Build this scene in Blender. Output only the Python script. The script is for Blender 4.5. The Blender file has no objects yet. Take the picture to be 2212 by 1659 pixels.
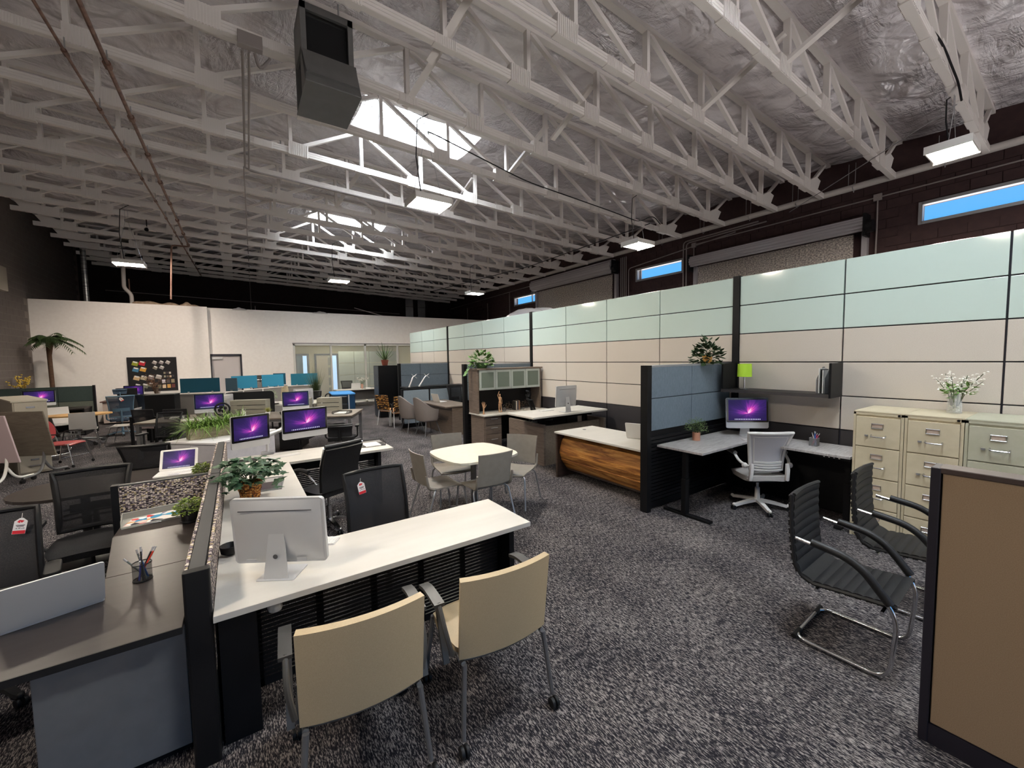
import bpy, math, random
from mathutils import Matrix, Vector
random.seed(7)
PI = math.pi
sc = bpy.context.scene
COL = sc.collection

# ------------------------------------------------------------------ camera
cam_d = bpy.data.cameras.new('camera'); cam = bpy.data.objects.new('camera', cam_d); COL.objects.link(cam)
cam_d.sensor_width = 36; cam_d.lens = 870.94 / 2212 * 36; cam_d.clip_start = 0.05; cam_d.clip_end = 200
YAW, PITCH, ROLL = 0.59725, 0.064103, 0.0162907
_f = Vector((math.sin(YAW)*math.cos(PITCH), math.cos(YAW)*math.cos(PITCH), -math.sin(PITCH)))
_r = Vector((math.cos(YAW), -math.sin(YAW), 0)); _d = _f.cross(_r)
_rr = _r*math.cos(ROLL) + _d*math.sin(ROLL); _dd = _d*math.cos(ROLL) - _r*math.sin(ROLL)
_m = Matrix((_rr, -_dd, -_f)).transposed().to_4x4(); _m.translation = (0, 0, 1.92)
cam.matrix_world = _m
sc.camera = cam

WORLD_W = 1.0
LAMP_W = 205.0      # strength of the high bay lamp tubes
SKY_W = 40.0       # strength of the skylight diffusers
# ------------------------------------------------------------------ world, exposure, render settings
w = bpy.data.worlds.new('world'); sc.world = w; w.use_nodes = True
wn = w.node_tree.nodes; wl = w.node_tree.links
bgn = wn['Background']
_tc = wn.new('ShaderNodeTexCoord'); _sp = wn.new('ShaderNodeSeparateXYZ'); _cr = wn.new('ShaderNodeValToRGB'); _mr = wn.new('ShaderNodeMapRange')
_mr.inputs[1].default_value = -1; _mr.inputs[2].default_value = 1
wl.new(_tc.outputs['Generated'], _sp.inputs[0]); wl.new(_sp.outputs[2], _mr.inputs[0]); wl.new(_mr.outputs[0], _cr.inputs[0])
_e = _cr.color_ramp.elements; _e[0].position = 0.0; _e[0].color = (10.0,9.6,9.3,1); _e[1].position = 0.50; _e[1].color = (1.8,1.7,1.6,1)
for _p,_c in ((0.53,(0.12,0.50,1.05,1)),(1.0,(0.05,0.25,0.75,1))):
    _n = _e.new(_p); _n.color = _c
wl.new(_cr.outputs[0], bgn.inputs[0]); bgn.inputs[1].default_value = WORLD_W
sc.view_settings.view_transform = 'Standard'; sc.view_settings.look = 'None'
sc.view_settings.gamma = 1; sc.view_settings.use_curve_mapping = False
sc.view_settings.exposure = 0.25
sc.cycles.use_denoising = True
sc.cycles.max_bounces = 7; sc.cycles.diffuse_bounces = 4; sc.cycles.glossy_bounces = 3
sc.cycles.transmission_bounces = 4; sc.cycles.transparent_max_bounces = 10
sc.cycles.caustics_reflective = False; sc.cycles.caustics_refractive = False
sc.cycles.sample_clamp_indirect = 6.0

# ------------------------------------------------------------------ materials
MATS = {}
def mat(name, col=(0.5,0.5,0.5), rough=0.5, metal=0.0, emit=None, es=0.0, alpha=1.0, trans=0.0, spec=0.5, coat=0.0):
    if name in MATS: return MATS[name]
    m = bpy.data.materials.new(name); m.use_nodes = True
    b = m.node_tree.nodes['Principled BSDF']
    b.inputs['Base Color'].default_value = (*col, 1); b.inputs['Roughness'].default_value = rough
    b.inputs['Metallic'].default_value = metal; b.inputs['Alpha'].default_value = alpha
    b.inputs['Transmission Weight'].default_value = trans; b.inputs['Specular IOR Level'].default_value = spec
    b.inputs['Coat Weight'].default_value = coat
    if emit:
        b.inputs['Emission Color'].default_value = (*emit, 1); b.inputs['Emission Strength'].default_value = es
    m.diffuse_color = (*col, 1)
    MATS[name] = m
    return m
def N(m, typ, **kw):
    n = m.node_tree.nodes.new(typ)
    for k, v in kw.items(): setattr(n, k, v)
    return n
def L(m, a, b): m.node_tree.links.new(a, b)
def ramp(m, fac, stops):
    r = N(m, 'ShaderNodeValToRGB'); e = r.color_ramp.elements
    while len(e) < len(stops): e.new(0.5)
    for i, (p, c) in enumerate(stops): e[i].position = p; e[i].color = (*c, 1)
    L(m, fac, r.inputs[0]); return r.outputs[0]
def coords(m, scale=(1,1,1), kind='Object', rot=(0,0,0)):
    t = N(m, 'ShaderNodeTexCoord'); mp = N(m, 'ShaderNodeMapping')
    mp.inputs['Scale'].default_value = scale; mp.inputs['Rotation'].default_value = rot
    L(m, t.outputs[kind], mp.inputs[0]); return mp.outputs[0]
def noise(m, vec, scale=5, detail=3, rough=0.5, dist=0.0):
    n = N(m, 'ShaderNodeTexNoise'); n.inputs['Scale'].default_value = scale; n.inputs['Detail'].default_value = detail
    n.inputs['Roughness'].default_value = rough; n.inputs['Distortion'].default_value = dist
    if vec: L(m, vec, n.inputs['Vector'])
    return n.outputs[0]
def bump(m, h, strength=0.3, dist=0.01):
    b = N(m, 'ShaderNodeBump'); b.inputs['Strength'].default_value = strength; b.inputs['Distance'].default_value = dist
    L(m, h, b.inputs['Height']); L(m, b.outputs[0], m.node_tree.nodes['Principled BSDF'].inputs['Normal'])
def setc(m, out, inp='Base Color'): L(m, out, m.node_tree.nodes['Principled BSDF'].inputs[inp])
def varied(name, c1, c2, rough=0.6, scale=(8,8,8), nscale=3, metal=0.0, bmp=0.0, bdist=0.002, detail=3, kind='Object', rot=(0,0,0), stops=None, spec=0.4, coat=0.0):
    if name in MATS: return MATS[name]
    m = mat(name, c1, rough, metal, spec=spec, coat=coat); v = coords(m, scale, kind, rot); n = noise(m, v, nscale, detail)
    setc(m, ramp(m, n, stops or [(0.35, c1), (0.65, c2)]))
    if bmp: bump(m, n, bmp, bdist)
    return m

def S(r, g, b):     # 8 bit display colour to linear
    f = lambda c: (c/255/12.92) if c/255 <= 0.04045 else ((c/255+0.055)/1.055)**2.4
    return (f(r), f(g), f(b))

def carpet_mat():
    m = mat('carpet', (0.08,0.08,0.09), 0.95, spec=0.1)
    a = noise(m, coords(m, (300, 52, 1)), 1.0, 2, 0.55)
    b = noise(m, coords(m, (120, 20, 1)), 1.0, 2, 0.5)
    c = noise(m, coords(m, (2.2, 1.4, 1)), 1.0, 3, 0.6)
    mx = N(m, 'ShaderNodeMath', operation='MULTIPLY_ADD'); L(m, b, mx.inputs[0]); mx.inputs[1].default_value = 0.75; L(m, a, mx.inputs[2])
    mx2 = N(m, 'ShaderNodeMath', operation='MULTIPLY_ADD'); L(m, c, mx2.inputs[0]); mx2.inputs[1].default_value = 0.22; L(m, mx.outputs[0], mx2.inputs[2])
    mr = N(m, 'ShaderNodeMapRange'); mr.inputs[1].default_value = 0.72; mr.inputs[2].default_value = 1.25; L(m, mx2.outputs[0], mr.inputs[0])
    setc(m, ramp(m, mr.outputs[0], [(0.0, (0.008,0.008,0.011)), (0.42, (0.016,0.015,0.020)), (0.55, (0.045,0.040,0.043)), (0.73, (0.24,0.217,0.208))]))
    bump(m, a, 0.5, 0.004)
    return m
def foil_mat():
    m = mat('insulation_foil', S(244,239,243), 0.24, 0.25)
    v = coords(m, (1.0, 1.0, 1.0))
    n1 = noise(m, v, 1.3, 2, 0.5, 1.2)
    n2 = noise(m, coords(m, (3.4, 1.3, 2)), 1.0, 3, 0.6, 2.6)
    n3 = noise(m, coords(m, (1.4, 5.0, 2)), 1.0, 3, 0.6, 3.2)
    mk = N(m, 'ShaderNodeMapRange'); mk.inputs[1].default_value = 0.46; mk.inputs[2].default_value = 0.62; mk.inputs[3].default_value = 0.06; mk.inputs[4].default_value = 0.55; L(m, noise(m, coords(m, (0.55,0.8,1)), 1.0, 2, 0.5), mk.inputs[0])
    sm = N(m, 'ShaderNodeMath', operation='ADD'); L(m, n2, sm.inputs[0]); L(m, n3, sm.inputs[1])
    a2 = N(m, 'ShaderNodeMath', operation='MULTIPLY_ADD'); L(m, sm.outputs[0], a2.inputs[0]); L(m, mk.outputs[0], a2.inputs[1]); L(m, n1, a2.inputs[2])
    bump(m, a2.outputs[0], 1.0, 0.22)
    setc(m, ramp(m, n1, [(0.3, S(226,221,225)), (0.7, S(247,243,246))]))
    return m
def mesh_mat(name, col, scale=420, cover=0.75, zdir=True):
    if name in MATS: return MATS[name]
    m = mat(name, col, 0.7, spec=0.2)
    wv = N(m, 'ShaderNodeTexWave'); wv.wave_type = 'BANDS'; wv.bands_direction = 'Z' if zdir else 'X'
    wv.inputs['Scale'].default_value = scale/6.283; L(m, coords(m), wv.inputs['Vector'])
    r = N(m, 'ShaderNodeMath', operation='LESS_THAN'); L(m, wv.outputs['Fac'], r.inputs[0]); r.inputs[1].default_value = cover
    mr = N(m, 'ShaderNodeMapRange'); L(m, r.outputs[0], mr.inputs[0]); mr.inputs[3].default_value = 0.12; mr.inputs[4].default_value = 0.94
    setc(m, mr.outputs[0], 'Alpha'); return m
def screen_mat():
    m = mat('nebula_screen', (0.004,0.004,0.004), 0.3, spec=.08)
    nt = m.node_tree
    tc = N(m, 'ShaderNodeTexCoord'); sp = N(m, 'ShaderNodeSeparateXYZ'); L(m, tc.outputs['UV'], sp.inputs[0])
    def mth(op, a, b=None, c=None):
        n = N(m, 'ShaderNodeMath', operation=op)
        for i, x in enumerate((a, b, c)):
            if x is None: continue
            if isinstance(x, (int, float)): n.inputs[i].default_value = x
            else: L(m, x, n.inputs[i])
        return n.outputs[0]
    dx = mth('MULTIPLY', mth('SUBTRACT', sp.outputs[0], 0.52), 1.6); dy = mth('SUBTRACT', sp.outputs[1], 0.34)
    r = mth('SQRT', mth('ADD', mth('MULTIPLY', dx, dx), mth('MULTIPLY', dy, dy)))
    an = mth('ARCTAN2', dy, dx)
    cb = N(m, 'ShaderNodeCombineXYZ'); L(m, mth('MULTIPLY', an, 3.2), cb.inputs[0]); L(m, mth('MULTIPLY', r, 0.8), cb.inputs[1])
    ray = noise(m, cb.outputs[0], 2.3, 3, 0.6)
    # lobe pointing up and right
    lobe = mth('POWER', mth('MAXIMUM', mth('COSINE', mth('SUBTRACT', an, 1.05)), 0.0), 3.0)
    side = mth('POWER', mth('MAXIMUM', mth('COSINE', mth('SUBTRACT', an, 2.95)), 0.0), 14.0)
    fall = mth('POWER', 2.718, mth('MULTIPLY', r, -3.1))
    k = mth('MULTIPLY', mth('ADD', mth('MULTIPLY', lobe, 1.3), mth('ADD', mth('MULTIPLY', side, 0.7), 0.35)), mth('MULTIPLY', fall, mth('MULTIPLY', ray, 1.9)))
    col = ramp(m, k, [(0.0, (0.012,0.010,0.050)), (0.18, (0.050,0.018,0.15)), (0.42, (0.26,0.035,0.36)), (0.66, (0.72,0.07,0.42)), (1.0, (0.95,0.55,0.85))])
    # row of small pale icons along the bottom
    ic = N(m, 'ShaderNodeTexWave'); ic.bands_direction = 'X'; ic.inputs['Scale'].default_value = 7.0; L(m, tc.outputs['UV'], ic.inputs['Vector'])
    band = mth('MULTIPLY', mth('LESS_THAN', sp.outputs[1], 0.085), mth('GREATER_THAN', sp.outputs[1], 0.035))
    band = mth('MULTIPLY', band, mth('MULTIPLY', mth('GREATER_THAN', sp.outputs[0], 0.16), mth('LESS_THAN', sp.outputs[0], 0.84)))
    band = mth('MULTIPLY', band, mth('GREATER_THAN', ic.outputs['Fac'], 0.45))
    mx = N(m, 'ShaderNodeMix', data_type='RGBA'); L(m, band, mx.inputs[0]); L(m, col, mx.inputs[6]); mx.inputs[7].default_value = (0.55,0.55,0.75,1)
    setc(m, mx.outputs[2], 'Emission Color'); nt.nodes['Principled BSDF'].inputs['Emission Strength'].default_value = 0.95
    return m
def wood_mat(name, stops, scale=(1,14,14), ns=1.6, rough=0.45, dist=1.2, bmp=0.0):
    if name in MATS: return MATS[name]
    m = mat(name, stops[0][1], rough); n = noise(m, coords(m, scale), ns, 6, 0.62, dist)
    setc(m, ramp(m, n, stops)); 
    if bmp: bump(m, n, bmp, 0.004)
    return m
def woven_mat(name, cols, sx=42, sz=70):
    if name in MATS: return MATS[name]
    m = mat(name, cols[0], 0.85, spec=0.2)
    t = N(m, 'ShaderNodeTexCoord')
    mp = N(m, 'ShaderNodeMapping'); mp.inputs['Scale'].default_value = (sx, sx, sz); L(m, t.outputs['Object'], mp.inputs[0])
    v = N(m, 'ShaderNodeTexVoronoi'); v.distance = 'CHEBYCHEV'; v.inputs['Scale'].default_value = 1.0; v.inputs['Randomness'].default_value = 0.35; L(m, mp.outputs[0], v.inputs['Vector'])
    sp = N(m, 'ShaderNodeSeparateColor'); L(m, v.outputs['Color'], sp.inputs[0])
    r = N(m, 'ShaderNodeValToRGB'); r.color_ramp.interpolation = 'CONSTANT'; e = r.color_ramp.elements
    while len(e) < len(cols): e.new(0.5)
    for i, c in enumerate(cols): e[i].position = i/len(cols); e[i].color = (*c, 1)
    L(m, sp.outputs[0], r.inputs[0])
    g = N(m, 'ShaderNodeMath', operation='LESS_THAN'); L(m, v.outputs['Distance'], g.inputs[0]); g.inputs[1].default_value = 0.47
    mx = N(m, 'ShaderNodeMix', data_type='RGBA'); L(m, g.outputs[0], mx.inputs[0]); mx.inputs[6].default_value = (0.02,0.018,0.02,1); L(m, r.outputs[0], mx.inputs[7])
    setc(m, mx.outputs[2]); return m

WHITE = mat('white_wood_paint', S(222,216,212), 0.55)
CARPET = carpet_mat(); FOIL = foil_mat(); SCREEN = screen_mat()
BLACK = mat('black_plastic', (0.009,0.009,0.010), 0.45, spec=.25)
BLACKM = mat('black_metal', (0.006,0.006,0.007), 0.45, 0.0, spec=.22)
CHROME = mat('chrome', (0.62,0.62,0.64), 0.2, 1.0)
SILVER = mat('silver_paint', (0.42,0.42,0.43), 0.35, 0.7)
ALU = mat('brushed_aluminium', S(205,205,206), 0.36, 0.35)
WHITEP = mat('white_plastic', S(228,226,222), 0.35)
LAMW = varied('white_laminate', S(208,204,196), S(200,195,187), 0.38, (0.5,3,3), 2.5, detail=5)
GLASS = mat('clear_glass', (0.9,0.96,0.94), 0.02, alpha=0.16, spec=0.6)
LEATHER = varied('black_leather', (0.012,0.012,0.013), (0.018,0.018,0.020), 0.46, (30,30,30), 3, bmp=0.1, spec=.3)
WALLW = varied('white_wall_paint', S(242,236,231), S(246,241,236), 0.8, (3,3,3), 4)
DARKW = varied('dark_maroon_wall_paint', S(58,42,43), S(66,48,48), 0.9, (3,3,3), 3)
DARKB = varied('black_wall_paint', S(30,22,24), S(36,27,28), 0.9, (3,3,3), 3)
GREYW = varied('grey_block_paint', S(100,92,88), S(104,96,92), 0.9, (2,2,2), 3)
MORTAR = mat('grey_mortar', S(128,120,114), 0.95)

# ------------------------------------------------------------------ mesh builder
class B:
    def __init__(s, M=None): s.v = []; s.f = []; s.sm = []; s.M = M; s.uv = None
    def add(s, vs, fs, smooth=False, M=None):
        n = len(s.v); T = s.M if M is None else (s.M @ M if s.M else M)
        s.v += [tuple(T @ Vector(p)) for p in vs] if T else [tuple(p) for p in vs]
        s.f += [tuple(i+n for i in f) for f in fs]; s.sm += [smooth]*len(fs); return s
    def box(s, x0, x1, y0, y1, z0, z1, M=None):
        return s.add([(x0,y0,z0),(x1,y0,z0),(x1,y1,z0),(x0,y1,z0),(x0,y0,z1),(x1,y0,z1),(x1,y1,z1),(x0,y1,z1)],
                     [(0,3,2,1),(4,5,6,7),(0,1,5,4),(1,2,6,5),(2,3,7,6),(3,0,4,7)], M=M)
    def cbox(s, c, d, M=None): return s.box(c[0]-d[0]/2,c[0]+d[0]/2,c[1]-d[1]/2,c[1]+d[1]/2,c[2]-d[2]/2,c[2]+d[2]/2, M)
    def prism(s, poly, z0, z1, M=None, smooth=False):
        n = len(poly)
        return s.add([(x,y,z0) for x,y in poly]+[(x,y,z1) for x,y in poly],
            [tuple(range(n-1,-1,-1)), tuple(range(n,2*n))]+[(i,(i+1)%n,n+(i+1)%n,n+i) for i in range(n)], smooth, M)
    def tube(s, pts, r, n=8, closed=False, M=None, cap=True):
        P = [Vector(p) for p in pts]; k = len(P); rr = r if isinstance(r,(list,tuple)) else [r]*k
        vs = []; up = None
        for i in range(k):
            a = P[(i-1)%k] if (closed or i>0) else P[i]; b = P[(i+1)%k] if (closed or i<k-1) else P[i]
            t = (b-a); t = t.normalized() if t.length>1e-9 else Vector((0,0,1))
            if up is None: up = Vector((0,0,1)) if abs(t.z)<0.9 else Vector((1,0,0))
            x = up.cross(t); x = x.normalized() if x.length>1e-6 else t.orthogonal().normalized()
            y = t.cross(x); up = y
            for j in range(n):
                an = 2*PI*j/n; vs.append(P[i]+x*(math.cos(an)*rr[i])+y*(math.sin(an)*rr[i]))
        fs = []
        for i in range(k if closed else k-1):
            for j in range(n):
                fs.append((i*n+j, i*n+(j+1)%n, ((i+1)%k)*n+(j+1)%n, ((i+1)%k)*n+j))
        if cap and not closed: fs += [tuple(range(n-1,-1,-1)), tuple((k-1)*n+j for j in range(n))]
        return s.add(vs, fs, True, M)
    def bar(s, pts, wx, wy, M=None):      # square section sweep
        P=[Vector(p) for p in pts]
        for a,b in zip(P,P[1:]):
            t=(b-a); ln=t.length; t.normalize(); x=Vector((0,1,0)).cross(t)
            x = x.normalized() if x.length>1e-4 else Vector((1,0,0)); y=t.cross(x)
            R=Matrix((x,y,t)).transposed().to_4x4(); R.translation=a
            s.box(-wx/2,wx/2,-wy/2,wy/2,0,ln, M=(M@R if M else R))
        return s
    def lathe(s, prof, c=(0,0,0), n=18, M=None):
        vs=[]; k=len(prof)
        for r,z in prof:
            for j in range(n): an=2*PI*j/n; vs.append((c[0]+r*math.cos(an), c[1]+r*math.sin(an), c[2]+z))
        fs=[(i*n+j,i*n+(j+1)%n,(i+1)*n+(j+1)%n,(i+1)*n+j) for i in range(k-1) for j in range(n)]
        fs+=[tuple(range(n-1,-1,-1)), tuple((k-1)*n+j for j in range(n))]
        return s.add(vs, fs, True, M)
    def sheet(s, f, nu, nv, th, M=None, smooth=True):
        P=[[Vector(f(i/nu,j/nv)) for j in range(nv+1)] for i in range(nu+1)]
        vs=[]; W=nv+1
        Nn=[]
        for i in range(nu+1):
            for j in range(nv+1):
                a=P[min(i+1,nu)][j]-P[max(i-1,0)][j]; b=P[i][min(j+1,nv)]-P[i][max(j-1,0)]
                nn=a.cross(b); nn=nn.normalized() if nn.length>1e-9 else Vector((0,0,1)); Nn.append(nn)
                vs.append(P[i][j])
        T=th if callable(th) else (lambda u,v: th)
        for i in range(nu+1):
            for j in range(nv+1): vs.append(P[i][j]-Nn[i*W+j]*T(i/nu,j/nv))
        o=(nu+1)*W; fs=[]
        for i in range(nu):
            for j in range(nv):
                a,b,c,d=i*W+j,(i+1)*W+j,(i+1)*W+j+1,i*W+j+1
                fs+=[(a,b,c,d),(o+d,o+c,o+b,o+a)]
        for i in range(nu):
            fs+=[(i*W,o+i*W,o+(i+1)*W,(i+1)*W),((i+1)*W+nv,o+(i+1)*W+nv,o+i*W+nv,i*W+nv)]
        for j in range(nv):
            fs+=[(j+1,o+j+1,o+j,j),(nu*W+j,o+nu*W+j,o+nu*W+j+1,nu*W+j+1)]
        return s.add(vs, fs, smooth, M)
    def ball(s, c, r, n=8, k=6, M=None):
        rx,ry,rz=(r if isinstance(r,(tuple,list)) else (r,r,r)); vs=[]; 
        for i in range(1,k):
            ph=PI*i/k
            for j in range(n): an=2*PI*j/n; vs.append((c[0]+rx*math.sin(ph)*math.cos(an),c[1]+ry*math.sin(ph)*math.sin(an),c[2]-rz*math.cos(ph)))
        vs+=[(c[0],c[1],c[2]-rz),(c[0],c[1],c[2]+rz)]; q=(k-1)*n
        fs=[(i*n+j,i*n+(j+1)%n,(i+1)*n+(j+1)%n,(i+1)*n+j) for i in range(k-2) for j in range(n)]
        fs+=[(q,(j+1)%n,j) for j in range(n)]+[(q+1,(k-2)*n+j,(k-2)*n+(j+1)%n) for j in range(n)]
        return s.add(vs, fs, True, M)
    def mesh(s, name, m):
        me = bpy.data.meshes.new(name); me.from_pydata(s.v, [], s.f); me.materials.append(m)
        if any(s.sm): me.polygons.foreach_set('use_smooth', s.sm)
        if any(s.sm):
            try: me.set_sharp_from_angle(angle=math.radians(42))
            except Exception: pass
        me.update(); return me
    def obj(s, name, m, parent=None, bevel=0.0, loc=None):
        o = bpy.data.objects.new(name, s.mesh(name, m)); COL.objects.link(o)
        if loc: o.location = loc
        if parent: o.parent = parent
        if bevel:
            b = o.modifiers.new('bevel','BEVEL'); b.width = bevel; b.segments = 2; b.limit_method='ANGLE'; b.angle_limit=math.radians(50)
        return o
def T(x=0,y=0,z=0,rz=0,rx=0,ry=0):
    return Matrix.Translation((x,y,z)) @ Matrix.Rotation(math.radians(rz),4,'Z') @ Matrix.Rotation(math.radians(ry),4,'Y') @ Matrix.Rotation(math.radians(rx),4,'X')
def rrect(w, d, r, n=5, cx=0, cy=0):
    out=[]
    for sx,sy,a0 in ((1,1,0),(-1,1,90),(-1,-1,180),(1,-1,270)):
        for i in range(n+1):
            a=math.radians(a0+90*i/n); out.append((cx+sx*(w/2-r)+r*math.cos(a), cy+sy*(d/2-r)+r*math.sin(a)))
    return out
def fillet(pts, r, n=5, closed=False):
    P=[Vector(p) for p in pts]; k=len(P); out=[]
    for i in range(k):
        if not closed and i in (0,k-1): out.append(P[i]); continue
        a,b,c=P[i-1],P[i],P[(i+1)%k]; u=(a-b); v=(c-b); q=min(r,u.length*0.49,v.length*0.49)
        u.normalize(); v.normalize(); s0=b+u*q; s1=b+v*q
        for j in range(n+1):
            t=j/n; out.append(s0*(1-t)**2+b*2*t*(1-t)+s1*t*t)
    return out
def thing(name, label, cat, loc=(0,0,0), rz=0, group=None):
    o = bpy.data.objects.new(name, None); COL.objects.link(o); o.empty_display_size = 0.1
    o.location = loc; o.rotation_euler = (0,0,math.radians(rz)); o['label'] = label; o['category'] = cat
    if group: o['group'] = group
    return o
def tag(o, label, cat, group=None):
    o['label'] = label; o['category'] = cat
    if group: o['group'] = group
    return o
def struct(name, b, m, parent=None):
    o = b.obj(name, m, parent)
    if not parent: o['kind'] = 'structure'
    return o
def dup(root, label=None, loc=None, rz=None, group=None, scale=None):
    def cp(o, par):
        c = o.copy(); COL.objects.link(c)
        if par: c.parent = par
        for ch in KIDS(o): cp(ch, c)
        return c
    KIDS = lambda o: list(o.children)
    r = cp(root, None)
    if label: r['label'] = label
    if loc: r.location = loc
    if rz is not None: r.rotation_euler = (0,0,math.radians(rz))
    if group: r['group'] = group
    elif 'group' in r.keys() and label and group is False: del r['group']
    if scale: r.scale = scale if isinstance(scale, tuple) else (scale,)*3
    return r
def inst(o, parent, M=None, name=None):   # another child sharing o's mesh
    c = o.copy(); COL.objects.link(c); c.parent = parent
    if M is not None: c.matrix_local = M
    return c
ORD = ['first','second','third','fourth','fifth','sixth','seventh','eighth','ninth','tenth','eleventh','twelfth','thirteenth','fourteenth','fifteenth','sixteenth','seventeenth','eighteenth','nineteenth','twentieth']

# ================================================================== SETTING
XL, XR, YF, YB = -5.3, 11.8, -4.5, 24.3
zb = lambda x: 5.9 - 0.035*x            # underside of the roof trusses
zc = lambda x: zb(x) + 0.87             # foil ceiling at the trusses
TY = [0.1, 1.38, 2.64, 3.88, 4.85, 6.17, 7.5, 8.9, 10.2, 11.5, 12.8, 14.1, 15.3, 16.5, 17.95, 19.3, 20.5, 21.8, 22.8, 23.75]
struct('floor', B().box(XL,XR,YF,YB,-0.1,0), CARPET)

# outer walls of painted concrete block; the blocks that can be told apart are pieces
def block_courses(name, wallm, x, side, y0, y1, z0, z1, single):
    pass
WINS = [(0.35,2.25),(7.66,9.40),(15.25,16.97)]; WZ = (4.58,4.93)
b = B(); ys = [YF]
for a,c in WINS: b.box(XR,XR+0.2,ys[-1],a,0,7.2); ys.append(c); b.box(XR,XR+0.2,a,c,0,WZ[0]); b.box(XR,XR+0.2,a,c,WZ[1],7.2)
b.box(XR,XR+0.2,ys[-1],YB+0.2,0,7.2)
wall_r = struct('wall_right', b, DARKW)
blk = B().box(-0.018,0.0,0.006,0.394,0.005,0.195).mesh('block', DARKW)
def free(y,z):
    for a,c in WINS:
        if y+0.4>a-0.06 and y<c+0.06 and z+0.2>WZ[0]-0.06 and z<WZ[1]+0.06: return False
    if 2.9<y+0.2<7.1 and z<4.55: return False
    if 10.1<y+0.2<15.0 and z<5.0: return False
    return True
far = B(); cnt = 0
for j in range(13):
    z = 3.2+0.2*j
    for i in range(60):
        y = 0.2+0.4*i+(0.2 if j%2 else 0)
        if y>YB-0.4 or not free(y,z): continue
        if y < 9.6 and cnt < 290 and z > 3.5:
            o = bpy.data.objects.new('block', blk); COL.objects.link(o); o.parent = wall_r; o.location = (XR,y,z); cnt += 1
        else: far.box(XR-0.018,XR,y+0.006,y+0.394,z+0.005,z+0.195)
o = far.obj('block', DARKW, wall_r); o['kind'] = 'stuff'
wall_l = struct('wall_left', B().box(XL-0.2,XL,YF,YB+0.2,0,7.2), MORTAR)
far = B()
for j in range(36):
    for i in range(36):
        y = 10.5+0.4*i+(0.2 if j%2 else 0)
        if y<18.6 or (j>=20 and y<23.9): far.box(XL,XL+0.004,y+0.004,y+0.396,0.2*j+0.004,0.2*j+0.196)
o = far.obj('block', GREYW, wall_l); o['kind'] = 'stuff'
struct('wall_back', B().box(XL-0.2,XR+0.2,YB,YB+0.2,0,7.2), DARKB)
# unseen front wall behind the camera; wide openings shaped to admit fill daylight
struct('wall_front', B().box(XL-0.2,XR+0.2,YF-0.2,YF,2.4,7.2).box(XL-0.2,XR+0.2,YF-0.2,YF,0,0.2).box(XL-0.2,-3,YF-0.2,YF,0.2,2.4).box(10,XR+0.2,YF-0.2,YF,0.2,2.4).box(3.2,3.6,YF-0.2,YF,0.2,2.4), DARKW)

# ceiling: foil faced insulation with skylight openings
SKY = [(2.1,4.55,.28,1.2),(2.1,4.55,7.62,8.78),(2.1,4.55,14.22,15.2),(2.1,4.55,-4.2,-3.1)]
def ceil_z(x,y):
    k = max([0]+[i for i in range(len(TY)) if TY[i]<=y]); a = TY[k]; c = TY[k+1] if k+1<len(TY) else TY[k]+1.2
    t = (y-a)/(c-a) if 0<=(y-a)<=(c-a) else (y*0.8)%1
    return zc(x) - 0.075*math.sin(PI*t)**0.7 + 0.02*math.sin(x*2.3+k*1.7)*math.sin(PI*t) + 0.012*math.sin(x*7.1+y*5+k)
nx, ny = 115, 230
vs = []; fs = []
for i in range(nx+1):
    for j in range(ny+1):
        x = XL+(XR-XL)*i/nx; y = YF+(YB-YF)*j/ny; vs.append((x,y,ceil_z(x,y)))
for i in range(nx):
    for j in range(ny):
        x = XL+(XR-XL)*(i+.5)/nx; y = YF+(YB-YF)*(j+.5)/ny
        if any(a<x<c and e<y<g for a,c,e,g in SKY): continue
        fs.append((i*(ny+1)+j,i*(ny+1)+j+1,(i+1)*(ny+1)+j+1,(i+1)*(ny+1)+j))
ceiling = struct('ceiling', B().add(vs,fs,True), FOIL)
roofb = B(); roofb.box(XL-0.2,XR+0.2,YF-0.2,YB+0.2,7.15,7.25)
SKYM = mat('skylight_diffuser', (0.9,0.95,1.0), 0.5, emit=(0.86,0.94,1.0), es=SKY_W)
for k,(a,c,e,g) in enumerate(SKY):
    z0 = zc(3.3)+0.1
    sk = thing('skylight', ['bright skylight overhead between the nearest roof trusses','large bright gridded skylight between roof trusses above the middle of the room','smaller looking bright skylight farther back above the teal screens','skylight in the roof behind the viewer'][k], 'skylight', ((a+c)/2,(e+g)/2,z0))
    w2,d2 = (c-a)/2+0.06,(g-e)/2+0.08
    cb = B(); cb.box(-w2-0.03,w2+0.03,-d2-0.03,-d2,-0.16,0.25).box(-w2-0.03,w2+0.03,d2,d2+0.03,-0.16,0.25).box(-w2-0.03,-w2,-d2,d2,-0.16,0.25).box(w2,w2+0.03,-d2,d2,-0.16,0.25)
    cb.obj('curb', WHITE, sk)
    B().box(-w2,w2,-d2,d2,0.24,0.26).obj('diffuser', SKYM, sk)
    gb = B()
    for i in range(17): x=-w2+2*w2*(i+.5)/17; gb.tube([(x,-d2,0.08),(x,d2,0.08)],0.009,5)
    for i in range(5): y=-d2+2*d2*(i+.5)/5; gb.tube([(-w2,y,0.07),(w2,y,0.07)],0.010,5)
    gb.obj('safety_grille', SILVER, sk)

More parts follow.
